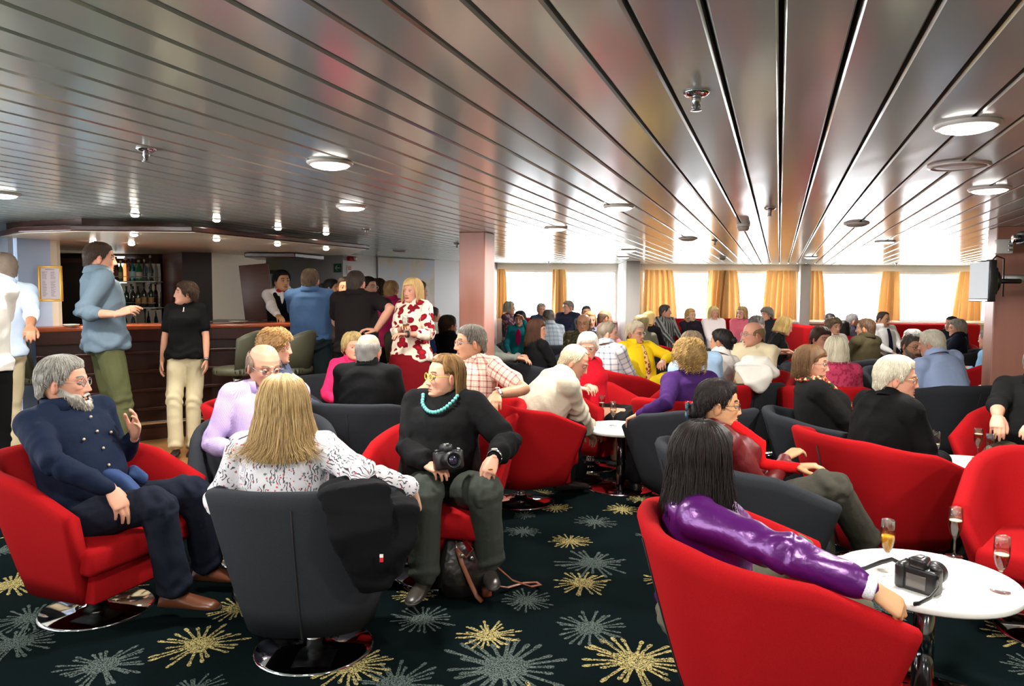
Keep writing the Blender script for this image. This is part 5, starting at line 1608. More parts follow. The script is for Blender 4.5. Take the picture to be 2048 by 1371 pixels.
    if glasses:
        gm = {'black': BLACKP, 'gold': mat('gold_rim', srgb(190, 150, 90), .25, .8), 'green': mat('lime_rim', srgb(176, 186, 60), .3), 'steel': STEEL}[glasses]
        fr = []
        for sx in (-1, 1):
            th = np.linspace(0, 2 * np.pi, 25)
            fr.append(tube(np.stack([sx * .034 + .0225 * np.cos(th), .094 - .10 * (np.abs(sx * .034 + .0225 * np.cos(th)) - .012).clip(0) * .35, -.001 + .018 * np.sin(th)], 1), .0016 if glasses != 'green' else .0026, 6, round_=False))
            fr.append(tube([(sx * .0565, .0895, .004), (sx * .078, .07, .007), (sx * .083, .0, .006), (sx * .081, -.018, -.004)], .0015, 6))
        fr.append(tube([(-.012, .096, .002), (0, .1, .005), (.012, .096, .002)], .0015, 6))
        go = obj('glasses', hm(join(*fr)), gm, t)
        if det == 2:
            for sx in (-1, 1):
                obj('lens', hm(ell((sx * .034, .092, -.001), (.021, .0012, .017), 16, 6)), pane('spectacle_lens', (.97, .98, .97), .07), go)
    info = dict(shirtV=shirtV, TL=TL, root=t, R=Rw, rootv=root, pel=pel, nb=nb, hc=hc, Hm=Hm, hs=hs, tsp=tsp, s1=s1, f1=f1, SR=SR, SL=SL, ER=ER, EL=EL, WR=WR, WL=WL, KR=KR, KL=KL, AR=AR, AL=AL, loc=loc, B=B, hm=hm, sc=sc)
    PEOPLE[key] = info
    if pose == 'sit' and seat:
        o = Rw @ np.array([seatoff[0], .03 + seatoff[1] - .1 * math.sin(-L if L < 0 else 0) * 0, 0])
        chair(seat, root[0] + o[0], root[1] + o[1], psi if seatpsi is None else seatpsi, '%s tub chair of the %s' % ('red' if seat == 'red' else 'charcoal', SHORT(label)))
    return info
def SHORT(l):
    w = l.split()
    return ' '.join(w[:11])
def on_front(P, q, x=0.0, out=.004):
    V = P['shirtV']; r = V - P['pel']
    a, b, c = r @ P['s1'], r @ P['tsp'], r @ P['f1']
    m = (np.abs(a - x) < .03) & (np.abs(b - q * P['TL']) < .025)
    f = c[m].max() if m.any() else .12
    return P['pel'] + P['s1'] * x + P['tsp'] * (q * P['TL']) + P['f1'] * (f + out)
def buttons(P, qs, m, x=0.0):
    for q in qs:
        obj('button', ell(on_front(P, q, x, .003), (.0065, .0065, .0065), 10, 6), m, P['root'])
def tie(P, m, w0=.02, w1=.042, q0=.9, q1=.1):
    pts = np.array([on_front(P, q, 0, .008) for q in np.linspace(q0, q1, 9)])
    for k in range(2): pts[1:-1] = (pts[:-2] + pts[1:-1] * 2 + pts[2:]) / 4
    g = tube(pts, [(w0 + (w1 - w0) * k, .006) for k in np.linspace(0, 1, 9)], 8, side=tuple(P['s1']))
    obj('necktie', g, m, P['root'], cl=g[0])
def watch(P, arm='L', m=None, name='wristwatch', w=.012, face=True):
    W_, E = (P['WL'], P['EL']) if arm == 'L' else (P['WR'], P['ER'])
    ax = nrm(E - W_); c = W_ + ax * .012
    a = nrm(np.cross(ax, [0, 0, 1])); b = np.cross(ax, a)
    th = np.linspace(0, 2 * np.pi, 25)
    r = .0335 * P['B']['arm'] * P['sc']
    o = obj(name, tube(c + np.outer(np.cos(th) * r, a) + np.outer(np.sin(th) * r, b), [(w, .002)] * 25, 8, side=tuple(ax), round_=False), m or BLACKP, P['root'])
    if face:
        bb = b if b[2] > 0 else -b
        f = ell(c + bb * (r + .003), (.017, .017, .005), 14, 6)
        obj('watch_face', f, mat('watch_face', srgb(190, 190, 180), .2, .4), o)
# ------------------------------------------------------------------ who sits and stands where
C = srgb
BLK = C(20, 20, 21); NAVY = C(28, 34, 52)
M_BLACK = cloth(BLK); M_BLACKT = cloth(C(26, 25, 27)); M_NAVYT = cloth(C(30, 32, 42)); M_DENIM = cloth(C(52, 60, 76)); M_KHAKI = cloth(C(196, 180, 146)); M_WHITE = cloth(C(236, 234, 228)); M_OLIVE = cloth(C(92, 94, 62)); M_GREYT = cloth(C(70, 70, 66))
GREYH = (C(120, 118, 112)); WHITEH = C(222, 214, 196); BLONDE = C(178, 140, 84); BROWN = C(70, 48, 34); DARK = C(22, 17, 15); AUBURN = C(112, 66, 36)
BROWNSHOE = mat('brown_leather', C(96, 52, 30), .3)
# --- foreground -------------------------------------------------------
p = person('bearded', 'grey-bearded man with glasses in navy shirt gesturing from red chair at left', 128, 708, 3.38, 96, lean=-12, twist=14, hd=80, hp=-2, heavy=.4, det=2, seat='red',
           top=cloth(C(20, 30, 50), rough=.8), bot=cloth(C(26, 30, 42)), hair=('short', C(92, 88, 82), dict(col2=C(205, 200, 190), th=.016)), skin=SK_PINK, glasses='steel', beard=(C(172, 165, 154), .018),
           rh=(222, 978, 3.12), lh=(268, 872, 3.5), rf=(352, 1180, 3.25), lf=(415, 1130, 3.62), shoe=BROWNSHOE, rhn=(.25, .3, 1), rhd=(.02, .5, -.75), lhd=(.25, .3, .55), lhn=(-.6, .6, .2), curl=.3, relb=(70, 900, 3.05), lelb=(250, 930, 3.65), seatpsi=110)
buttons(p, (.84, .7, .54, .38, .2), mat('shell_button', C(190, 176, 150), .3))
for x in (-.075, .075): buttons(p, (.66,), MATS['shell_button'], x)
rt = p['root']
q = p['loc']((262, 965, 3.32))

p = person('blonde', 'blonde woman seen from behind in white floral blouse on the nearest charcoal chair', 566, 752, 2.98, -8, lean=-6, hd=-12, hp=2, build='f', heavy=.25, det=2, sc=1.04,
           top=cloth(C(222, 220, 224), 'twig', C(84, 74, 80), 50, C(206, 92, 96)), bot=M_BLACKT, hair=('long', C(138, 108, 66), dict(zend=-.19, flare=2.3, col2=C(216, 186, 132), th=.026, part=50)), skin=SK_PALE,
           rh=(826, 978, 2.98), relb=(775, 985, 2.7), rhd=(.25, .25, -.9), rhn=(.9, .2, .3), curl=.5, lh=('l', -.2, .3, .55), loose=.006, collar=False, seat=None)
chair('grey', X_at(622, 3.0), 3.0, -4, 'nearest charcoal tub chair seen from behind, seating the blonde woman')
p = person('lavender', 'balding man with glasses in lavender striped shirt facing the blonde woman', 528, 690, 4.05, 160, hd=135, hp=14, det=2, heavy=.3, lean=2, seat='grey',
           top=cloth(C(206, 186, 226), 'stripe', C(178, 152, 206), 190), bot=M_NAVYT, hair=('bald', C(110, 92, 74), dict(col2=C(170, 150, 130))), skin=SK_PINK, glasses='steel', rh=(470, 900, 3.75), lh=(560, 905, 3.7))
p = person('curlytan', 'woman with short curly tan hair in profile behind the lavender shirt', 552, 653, 4.95, 90, hd=74, build='f', det=1, seat='red', top=cloth(C(60, 66, 84)), bot=M_BLACKT, hair=('curly', C(140, 100, 56), dict(col2=C(196, 156, 100))), skin=SK_PINK, seatoff=(0, -.1))
p = person('necklace', 'woman in black sweater with turquoise necklace holding a camera on red chair', 888, 706, 3.92, -168, hd=-118, hp=-3, build='f', heavy=1.0, det=2, seat='red', lean=-8, sc=1.0,
           top=cloth(C(17, 17, 18), rough=.95), bot=cloth(C(58, 62, 56), rough=.8), hair=('long', C(78, 52, 26), dict(zend=-.17, flare=.6, col2=C(150, 112, 60), bangs=.082, part=98, th=.014)), skin=SK_PINK, glasses='green',
           rh=(853, 928, 3.52), lh=(988, 915, 3.5), relb=(770, 910, 3.9), lelb=(1050, 880, 3.9), rf=(846, 1150, 3.5), lf=(978, 1122, 3.6), shoe=mat('dark_leather_shoe', C(52, 48, 42), .35), fdir=(.0, -.35), collar='high', rhn=(.3, .1, .9), lhn=(-.2, .3, .9), lhd=(.15, .55, -.6), rhd=(-.8, .4, -.1), curl=.6, loose=.012, rkn=(858, 935, 3.3), lkn=(985, 935, 3.3), hem=-.14)
rt = p['root']
bd = []
for k in range(27):
    a = math.pi * (k + .5) / 27 * 1.25 - math.pi * .125
    c = p['nb'] + p['s1'] * (-math.cos(a) * .095) + p['f1'] * (.02 + math.sin(a) * .08) + p['tsp'] * (.015 - .105 * max(0, math.sin(a)) ** 1.3)
    r_ = c - p['pel']; x_ = r_ @ p['s1']; q_ = (r_ @ p['tsp']) / p['TL']
    if math.sin(a) > .2: c = on_front(p, q_, x_, .004)
    bd.append(c)
nk_ = obj('necklace', tube(np.array(bd), .002, 6), BLACKP, rt)
for c in bd: obj('bead', ell(c, .0105, 10, 7), mat('turquoise', C(96, 176, 168), .35, noise=(60, .3)), nk_)
obj('wedding_ring', ell(p['WL'] + p['f1'] * .07 + np.array([0, 0, -.05]), (.012, .012, .004)), mat('gold', C(212, 170, 80), .2, 1.0), rt)
watch(p, 'L', mat('silver_band', (.6, .6, .6), .25, 1.0))
q = at_y(896, 938, 3.46)
photo_camera((q.x, q.y, q.z), 3.6, 'black camera resting on the lap of the woman with the turquoise necklace', rx=.2)
p = person('blackback', 'balding man in black sweater seen from behind on dark chair', 738, 668, 5.2, 8, hd=12, det=1, heavy=.5, seat='grey', top=cloth(C(19, 19, 20)), bot=M_BLACKT, hair=('bald', C(110, 106, 100), dict(col2=C(170, 165, 158))), skin=SK_PINK, collar='high', lean=6)
p = person('pinkshirt', 'blonde woman in bright pink top half hidden behind the bald man in black', 706, 661, 6.3, 172, hd=150, build='f', det=1, seat='grey', top=cloth(C(232, 40, 92)), bot=M_NAVYT, hair=('full', C(150, 124, 76), dict(col2=C(200, 176, 120))), skin=SK_PINK, seatpsi=125, seatoff=(.14, -.04))
p = person('plaid', 'grey-haired man with glasses in red and cream plaid shirt', 940, 646, 5.0, -152, hd=-108, det=2, heavy=.4, seat='red', top=cloth(C(232, 206, 184), 'check', C(150, 60, 70), 26, C(190, 120, 110)), sleeve='s', bot=M_NAVYT,
           hair=('short', C(70, 62, 52), dict(col2=C(150, 142, 130))), skin=SK_TAN, glasses='steel', lh=(992, 788, 4.62), lelb=(1040, 775, 4.8), rh=(850, 775, 4.55), lhd=(-.3, .6, -.3), lean=-6)
watch(p, 'L', STEEL)
p = person('jacket', 'white-haired man in ivory jacket leaning forward on red chair', 1150, 688, 5.35, 72, hd=98, hp=24, lean=40, det=2, heavy=.35, seat='red', top=cloth(C(188, 181, 160), rough=.7), bot=M_BLACKT, hair=('recede', C(200, 180, 140), dict(col2=C(240, 230, 205))), skin=SK_PINK,
           rh=(1178, 868, 5.5), lh=(1190, 862, 5.7), relb=(1140, 850, 5.0), rf=(1128, 958, 5.4), lf=(1160, 950, 5.75), loose=.012, shoe=mat('black_gloss_shoe', (.015, .012, .01), .2), hem=-.2, seatpsi=62)
obj('shirt_collar', tube([p['nb'] + p['s1'] * .05 + p['f1'] * .02, p['nb'] + p['f1'] * .065 - p['tsp'] * .01, p['nb'] - p['s1'] * .05 + p['f1'] * .02], [(.006, .02)] * 3, 8), M_WHITE, p['root'], cl=None)
p = person('redtop', 'white-haired woman in red top and black skirt beside the man in the ivory jacket', 1176, 662, 6.35, 128, hd=-172, hp=10, build='f', heavy=.4, det=2, seat='red', top=cloth(C(196, 20, 38)), sleeve='e', bot=M_BLACK, skirt='sit', hair=('full', C(216, 206, 190), dict(col2=C(244, 240, 230))), skin=SK_PINK,
           rh=(1160, 775, 6.0), lh=(1180, 772, 6.05), rf=(1230, 915, 6.15), lf=(1255, 915, 6.35), rkn=(1245, 745, 5.9), lkn=(1262, 760, 6.1), glasses='steel', seatpsi=125)
p = person('squares', 'grey-haired man in pale checked shirt seen from behind next to the man in yellow', 1216, 643, 7.35, 48, hd=90, det=1, heavy=.3, seat='red', seatpsi=74, seatoff=(.04, .16), top=cloth(C(206, 204, 200), 'check', C(110, 116, 140), 18), bot=M_KHAKI, hair=('crop', C(96, 84, 68), dict(col2=C(150, 138, 120))), skin=SK_PINK)
p = person('yellow', 'smiling white-haired man dressed all in yellow with patterned tie', 1272, 642, 8.15, 152, hd=138, det=2, heavy=.4, seat='grey', top=cloth(C(244, 206, 30)), bot=cloth(C(240, 208, 40)), hair=('short', C(206, 186, 150), dict(col2=C(240, 232, 214), th=.022)), skin=SK_PINK, glasses='steel', smile=1,
           rh=(1240, 735, 7.9), lh=(1326, 722, 7.85), lelb=(1335, 700, 8.3), rf=(1300, 800, 7.7), lf=(1400, 800, 7.8), lkn=(1345, 735, 7.6), rkn=(1290, 750, 7.5), lean=-10)
tie(p, cloth(C(232, 190, 120), 'floral', C(150, 70, 50), 22, C(240, 230, 190)))
p = person('purple', 'woman with frizzy light brown hair in purple sweater seen from behind', 1378, 676, 5.15, -20, hd=-12, build='f', heavy=.7, det=2, seat='red', top=cloth(C(58, 30, 82)), bot=M_BLACKT, hair=('curly', C(112, 84, 44), dict(col2=C(188, 156, 96), th=.04)), skin=SK_PINK, lh=(1275, 830, 5.0), seatpsi=25, seatoff=(.12, .15))
p = person('lightblue', 'grey-brown-haired man in light blue shirt behind the frizzy-haired woman', 1382, 659, 6.2, -8, hd=-25, det=1, heavy=.4, seat='red', top=cloth(C(160, 188, 214)), bot=M_NAVYT, hair=('short', C(96, 76, 56), dict(col2=C(150, 134, 112))), skin=SK_PINK, side=-14)
p = person('bunwhite', 'dark-haired woman with a bun in white top seen from behind', 1442, 655, 6.45, -25, hd=-50, build='f', det=1, seat=None, top=cloth(C(232, 226, 218)), sleeve='s', bot=M_BLACKT, hair=('short', DARK, dict(col2=C(40, 30, 26), bun=((0, -.125, .02), (.035, .03, .035)))), skin=SK_TAN, side=8)
p = person('cream', 'balding man with glasses in cream shirt sitting with a white jacket at his side', 1506, 644, 7.0, -150, hd=-95, det=1, heavy=.3, seat='red', top=cloth(C(222, 208, 172)), sleeve='s', bot=M_KHAKI, hair=('bald', C(120, 96, 70)), skin=SK_PINK, glasses='steel')
p = person('checked', 'grey-haired person in black and white checked shirt behind the man in cream', 1515, 629, 8.8, 110, hd=60, det=1, seat='red', top=cloth(C(200, 196, 186), 'gingham', C(52, 56, 52), 12), bot=M_BLACKT, hair=('short', C(92, 78, 62), dict(col2=C(170, 166, 170))), skin=SK_PINK, rh=(1562, 700, 8.4), lean=14)
p = person('blacktee', 'blonde woman in black short-sleeved top leaning at right of the middle windows', 1570, 633, 9.4, 120, hd=98, hp=16, lean=16, build='f', det=1, seat='grey', top=M_BLACK, sleeve='s', bot=M_BLACKT, hair=('bob', C(206, 172, 98), dict(zend=-.08, col2=C(236, 210, 150))), skin=SK_PINK, collar=False, rh=(1580, 705, 9.0), lh=(1592, 700, 9.3))
# middle sofa row
SO = dict(seat=None, det=1)
person('s1', 'dark-haired man in dark striped shirt at left of the middle sofa', 1331, 608, 13.35, 150, hd=100, top=cloth(C(58, 58, 56), 'stripe', C(130, 130, 124), 22), bot=M_BLACKT, hair=('short', C(52, 42, 36), dict(col2=C(110, 102, 96))), skin=SK_PINK, smile=1, **SO)
person('s2', 'young blonde woman in dark cardigan raising a hand to her face on the sofa', 1382, 616, 13.3, 175, hd=150, build='f', top=cloth(C(34, 30, 38)), bot=M_BLACKT, hair=('long', C(186, 150, 92), dict(zend=-.2, flare=.2, part=64)), skin=SK_PALE, rh=(1376, 642, 13.0), relb=(1378, 670, 13.1), **SO)
person('s3', 'laughing blonde woman in white cardigan on the middle sofa', 1428, 612, 13.25, 178, hd=168, build='f', heavy=.5, top=cloth(C(238, 226, 226)), bot=M_BLACKT, hair=('bob', C(214, 184, 120), dict(zend=-.1, col2=C(240, 222, 170))), skin=SK_PINK, smile=1, **SO)
person('s4', 'woman with glasses in dusty pink jacket on the middle sofa', 1484, 612, 13.2, -160, hd=-128, build='f', heavy=.3, top=cloth(C(196, 96, 112)), bot=M_BLACKT, hair=('bob', C(150, 118, 72), dict(zend=-.09, col2=C(206, 180, 130))), skin=SK_PINK, glasses='steel', **SO)
person('s5', 'woman with short grey curls in dark jacket at right of the middle sofa', 1533, 613, 13.1, -150, hd=-115, build='f', heavy=.5, top=cloth(C(30, 32, 36)), bot=M_BLACKT, hair=('curly', C(104, 96, 84), dict(col2=C(170, 160, 146))), skin=SK_PINK, **SO)
person('s6', 'blonde-grey woman in grey-green sweater behind the man in yellow', 1284, 628, 9.6, 25, hd=50, build='f', det=1, seat='grey', top=cloth(C(130, 126, 108)), bot=M_BLACKT, hair=('full', C(160, 142, 92), dict(col2=C(206, 192, 150))), skin=SK_PINK)
person('s7', 'blonde woman in black behind the grey-green sweater woman', 1299, 622, 11.3, 40, hd=80, build='f', det=0, seat='red', top=M_BLACK, bot=M_BLACKT, hair=('bob', C(196, 164, 100), dict(zend=-.1)), skin=SK_PINK)
# left window group
person('w1', 'grey-haired woman in dark floral dress on the left sofa', 1020, 602, 13.2, 120, hd=100, build='f', heavy=.3, top=cloth(C(70, 52, 66), 'floral', C(160, 110, 110), 14, C(60, 70, 60)), bot=M_BLACKT, hair=('bob', C(150, 140, 116), dict(zend=-.06, col2=C(206, 200, 180))), skin=SK_PINK, collar=False, **SO)
person('w2', 'woman in teal jacket and magenta top resting her cheek on her hand', 1040, 620, 11.4, -170, hd=-160, hp=10, build='f', det=1, seat='grey', top=cloth(C(24, 104, 112)), bot=M_GREYT, hair=('full', C(26, 22, 30), dict(th=.022)), skin=SK_PINK, lh=(1047, 639, 11.1), lelb=(1058, 665, 11.0))
P_ = PEOPLE['w2']; g = ell(on_front(P_, .66, 0, -.008), (.045, .018, .13), 12, 8); obj('inner_top', g, cloth(C(170, 24, 92)), P_['root'])
person('w3', 'person with short grey hair in navy vest and grey scarf against the left window', 1083, 605, 13.25, 172, hd=170, build='f', top=cloth(C(50, 58, 78)), bot=M_BLACKT, hair=('short', C(140, 132, 118), dict(col2=C(200, 194, 180))), skin=SK_PINK, collar='high', **SO)
person('w4', 'grey-haired man in pale grey checked shirt bowed with his back to the camera', 1097, 618, 11.2, -15, hd=-20, hp=20, lean=18, det=1, seat='grey', top=cloth(C(150, 160, 168), 'check', C(110, 118, 128), 16), bot=M_BLACKT, hair=('short', C(60, 56, 50), dict(col2=C(130, 124, 116))), skin=SK_PINK)
person('w5', 'grey-haired man in dark navy jacket beside the left window curtain', 1136, 600, 13.2, -150, hd=-118, hp=6, heavy=.6, top=cloth(C(32, 34, 50)), bot=M_BLACKT, hair=('short', C(96, 88, 78), dict(col2=C(160, 150, 138))), skin=SK_PINK, **SO)
person('w6', 'dark-haired person behind the balding man with glasses at the left window', 1173, 610, 13.0, 178, hd=178, det=0, seat=None, top=cloth(C(70, 70, 80)), bot=M_BLACKT, hair=('short', C(24, 22, 26)), skin=SK_TAN)
person('w7', 'bald bearded man in pink shirt before the grey wall column', 1211, 619, 10.5, 110, hd=80, det=1, heavy=.5, seat='red', top=cloth(C(206, 120, 136)), bot=M_BLACKT, hair=('bald', C(90, 70, 54)), skin=SK_TAN, beard=(C(130, 116, 100), .012))
person('w8', 'balding man with glasses in olive camouflage jacket facing the camera', 1167, 628, 8.9, -172, hd=-165, det=1, heavy=.4, seat='grey', top=cloth(C(76, 72, 52), 'camo', C(52, 48, 34), 14, C(120, 108, 84)), bot=M_BLACKT, hair=('bald', C(84, 62, 46)), skin=SK_TAN, glasses='gold')
person('w9', 'woman with red-blonde hair behind the camouflage jacket', 1180, 622, 10.2, 160, hd=170, build='f', det=0, seat='grey', top=cloth(C(130, 126, 150)), bot=M_BLACKT, hair=('bob', C(190, 140, 96), dict(zend=-.08)), skin=SK_PINK)
person('w10', 'woman with long dark brown hair in black in profile behind the table', 1075, 637, 8.0, 62, hd=94, build='f', heavy=.4, det=2, seat='grey', top=M_BLACK, bot=M_BLACKT, hair=('bob', C(62, 38, 26), dict(zend=-.16, flare=1.5, col2=C(96, 62, 42), part=62, bangs=.05)), skin=SK_PINK, collar='high', glasses='steel')
person('w11', 'person in grey sweater and orange trousers half hidden behind the brown pillar', 962, 640, 8.0, 112, hd=100, det=1, heavy=.4, lean=-12, seat='red', top=cloth(C(116, 120, 112)), bot=cloth(C(176, 84, 28)), hair=('short', GREYH), skin=SK_PINK, lh=(1038, 712, 7.9), rh=(1036, 715, 7.6))
person('w12', 'dark-haired man in dark suit with back turned left of the brown pillar', 897, 628, 7.9, 25, hd=48, det=1, heavy=.4, seat='grey', top=cloth(C(26, 27, 32)), bot=M_BLACKT, hair=('short', C(44, 34, 26), dict(col2=C(90, 80, 66))), skin=SK_TAN)
person('w13', 'person in white shirt seated beyond the floral blouse by the map wall', 866, 612, 9.3, 70, hd=60, det=0, seat='grey', top=cloth(C(226, 222, 206)), bot=M_BLACKT, hair=('short', C(48, 34, 30)), skin=SK_TAN)
# right half, middle distance
person('r1', 'brown-haired man in pale pink shirt looking at the camera beside the white window post', 1643, 650, 7.7, 172, hd=160, hp=6, det=1, heavy=.5, seat='grey', top=cloth(C(214, 156, 170)), bot=M_BLACKT, hair=('full', C(70, 50, 38), dict(th=.018)), skin=SK_PINK)
person('r2', 'white-haired woman in raspberry jacket seen from behind', 1673, 671, 6.15, 8, hd=18, build='f', det=1, seat='red', seatoff=(-.12, 0), top=cloth(C(176, 60, 88), 'floral', C(150, 40, 70), 40), bot=M_BLACKT, hair=('bob', C(196, 186, 160), dict(zend=-.08, col2=C(232, 224, 200))), skin=SK_PINK)
person('r3', 'curly-haired woman in white top behind the raspberry jacket', 1668, 633, 10.1, 168, hd=160, build='f', heavy=.4, det=1, seat='red', top=cloth(C(226, 214, 200)), bot=M_BLACKT, hair=('curly', C(104, 82, 60), dict(col2=C(150, 128, 100))), skin=SK_PINK)
person('r4', 'dark-haired person low against the right window curtain', 1660, 625, 11.6, 10, det=0, seat='red', top=M_NAVYT, bot=M_BLACKT, hair=('short', DARK), skin=SK_TAN)
person('r5', 'small dark-haired person in red near the right window', 1688, 641, 10.6, 30, build='f', det=0, seat='grey', top=cloth(C(190, 40, 52)), bot=M_BLACKT, hair=('bob', DARK, dict(zend=-.08)), skin=SK_TAN)
person('r6', 'woman with cropped grey hair in dark vest against the right window', 1706, 626, 11.8, 105, hd=95, build='f', det=1, seat='grey', top=cloth(C(60, 54, 66)), bot=M_BLACKT, hair=('short', C(120, 112, 112), dict(col2=C(190, 186, 186))), skin=SK_PINK)
person('r7', 'brown-haired man in olive jacket with back turned before the man with a tie', 1731, 635, 8.9, -30, hd=-48, det=1, heavy=.6, seat='grey', top=cloth(C(70, 62, 42)), bot=M_BLACKT, hair=('short', C(74, 52, 36), dict(col2=C(120, 92, 70))), skin=SK_TAN)
p = person('r8', 'man in white shirt with dark tie sitting before the curtain at right', 1768, 622, 11.9, 166, hd=150, hp=10, det=1, heavy=.3, seat='grey', top=cloth(C(240, 238, 236)), bot=M_NAVYT, hair=('recede', C(60, 50, 42)), skin=SK_TAN)
tie(p, cloth(C(34, 30, 50)), .026, .05)
person('r9', 'grey-haired person in pale green checked shirt behind the bearded man at right', 1824, 656, 8.3, -70, hd=-60, det=1, heavy=.3, seat='grey', top=cloth(C(176, 190, 160), 'check', C(120, 140, 120), 16), bot=M_BLACKT, hair=('short', C(120, 116, 110), dict(col2=C(190, 188, 186))), skin=SK_PINK, lean=8)
person('r10', 'bearded man with glasses in dark jacket looking up towards the camera', 1826, 666, 7.2, -172, hd=170, hp=8, hr=-6, det=1, heavy=.5, seat='grey', lean=16, top=cloth(C(40, 30, 38)), bot=M_BLACKT, hair=('short', C(64, 54, 44), dict(col2=C(110, 100, 88))), skin=SK_TAN, beard=(C(110, 100, 88), .014), glasses='gold')
person('r11', 'white-haired man in light blue shirt with broad back to the camera', 1863, 657, 6.5, -12, hd=-40, hr=-6, hp=6, det=2, heavy=.6, seat='grey', lean=12, side=-10, seatoff=(-.12, -.05), top=cloth(C(158, 176, 212), rough=.8), bot=M_NAVYT, hair=('short', C(196, 186, 162), dict(col2=C(232, 226, 208))), skin=SK_PINK)
person('r12', 'dark-haired person behind the grey-haired man by the right window', 1903, 631, 11.4, -150, hd=-110, det=0, seat='red', top=M_NAVYT, bot=M_BLACKT, hair=('short', DARK), skin=SK_TAN)
person('r13', 'grey-haired person in navy jacket turned to the left by the right window', 1914, 636, 10.3, -60, hd=-75, det=1, heavy=.4, seat='grey', top=cloth(C(24, 26, 40)), bot=M_BLACKT, hair=('full', C(134, 124, 112), dict(col2=C(196, 188, 176))), skin=SK_PINK)
person('r14', 'person in sky blue shirt whose shoulder shows left of the right pillar', 1976, 655, 8.8, -25, det=1, heavy=.6, seat='red', lean=14, top=cloth(C(132, 176, 214)), bot=M_NAVYT, hair=('short', GREYH), skin=SK_PINK, side=-12)
person('r15', 'brown-haired person in dark red right of the pillar at photo edge', 2046, 643, 9.0, -60, det=0, seat='red', top=cloth(C(130, 24, 40)), bot=M_BLACKT, hair=('short', C(90, 56, 34)), skin=SK_PINK)
person('r16', 'person in peach shirt cut by the right edge of the photo', 2070, 668, 6.9, -20, hd=-40, det=1, heavy=.5, seat='red', top=cloth(C(232, 150, 120)), bot=M_BLACKT, hair=('short', GREYH), skin=SK_PINK)
# right foreground
p = person('scarf', 'brown-haired woman in black with colourful scarf in profile', 1626, 689, 4.78, 100, hd=110, lean=-14, build='f', heavy=.9, det=2, seat=None, top=cloth(C(24, 23, 22)), bot=M_BLACKT, hair=('bob', C(84, 58, 36), dict(zend=-.07, flare=.8, col2=C(140, 104, 68), bangs=.055, part=84)), skin=SK_PINK, glasses='steel', rh=('l', .16, .32, .58), collar=False, lh=('l', -.1, .34, .6))
chair('grey', X_at(1668, 4.55), 4.55, 98, 'charcoal tub chair seating the woman with the colourful scarf')
th = np.linspace(-.5, math.pi + .5, 24)
nk = [p['nb'] + p['s1'] * math.cos(a) * .1 + p['f1'] * (-math.sin(a) * .075 + .02) + p['tsp'] * (.01 + .012 * math.sin(a)) for a in th]
tail = [nk[-1] + p['f1'] * .06 * k - p['tsp'] * (.02 + .11 * k) + p['s1'] * .012 * k for k in (0.6, 1.3, 2.2, 3.0)]
tail0 = [nk[0] + p['f1'] * .065 * k - p['tsp'] * (.02 + .1 * k) - p['s1'] * .012 * k for k in (3.2, 2.3, 1.4, .6)]
g = tube(np.array(tail0 + nk + tail), [(.02, .034)] * (len(nk) + 8), 12, side=tuple(p['tsp']))
g = (g[0] + .006 * np.sin(g[0] @ np.array([[90], [70], [110]])), g[1])
obj('scarf', g, cloth(C(40, 60, 44), 'camo', C(196, 70, 56), 34, C(214, 196, 140)), p['root'], cl=g[0])
p = person('velvet', 'white-haired woman with glasses in black velvet coat turned to the right', 1797, 711, 3.95, 76, hd=114, build='f', heavy=.5, det=2, seat='red', lean=10, top=cloth(C(8, 8, 9), rough=.8), bot=M_BLACKT, hair=('short', C(186, 178, 152), dict(col2=C(232, 226, 206), th=.022)), skin=SK_PINK, glasses='gold', collar='high', loose=.014, seatpsi=72, seatoff=(-.02, .0), rh=('l', .06, .36, .6), smile=1)
p = person('blackright', 'person in black sweater cut by right photo edge with hand at waist', 2080, 690, 4.7, -128, hd=-120, heavy=1.0, det=2, seat='red', top=cloth(C(22, 22, 22), rough=.95), sleeve='t', bot=cloth(C(74, 68, 52)), hair=('short', GREYH), skin=SK_PINK, rh=(1990, 845, 4.35), relb=(1960, 830, 4.7), rhd=(-.2, .5, -.5), lh=(2055, 860, 4.2), rkn=(1950, 880, 4.1))
p = person('clip', 'dark-haired woman with hair clip and glasses in red leather jacket', 1440, 757, 3.5, 90, hd=102, lean=-14, build='f', det=2, seat='grey', top=cloth(C(92, 16, 18), rough=.5, spec=.4), bot=cloth(C(64, 62, 54)), hair=('short', C(18, 14, 13), dict(col2=C(44, 34, 30), th=.02, bun=((0, -.12, -.035), (.045, .03, .05)))), skin=SK_ASIA, glasses='black',
           rh=('l', -.03, .25, .7), lh=('l', .05, .27, .67), rf=(1735, 1085, 3.45), lf=(1640, 1180, 3.45), rkn=(1685, 960, 3.3), lkn=(1660, 1010, 3.55), collar='high', seatpsi=88)
hm = p['hm']
obj('hair_clip', hm(join(*[ell((x, -.148 - .004 * abs(x) * 100, -.035 + z), (.011, .008, .016), 10, 6) for x, z in ((-.03, .02), (-.012, .03), (.01, .03), (.03, .018), (-.03, -.025), (-.008, -.035), (.015, -.035), (.033, -.02))])), mat('teal_clip', C(40, 70, 84), .25), p['root'])
sc_ = remesh(join(tube([p['nb'] + p['f1'] * .06 + p['s1'] * .05, on_front(p, .7, .07, .0), on_front(p, .48, .07, .0), on_front(p, .3, .06, .004)], [(.03, .014), (.03, .014), (.032, .014), (.03, .014)], 12)), .009, 3)
obj('red_scarf', sc_, cloth(C(206, 22, 26)), p['root'], cl=sc_[0])
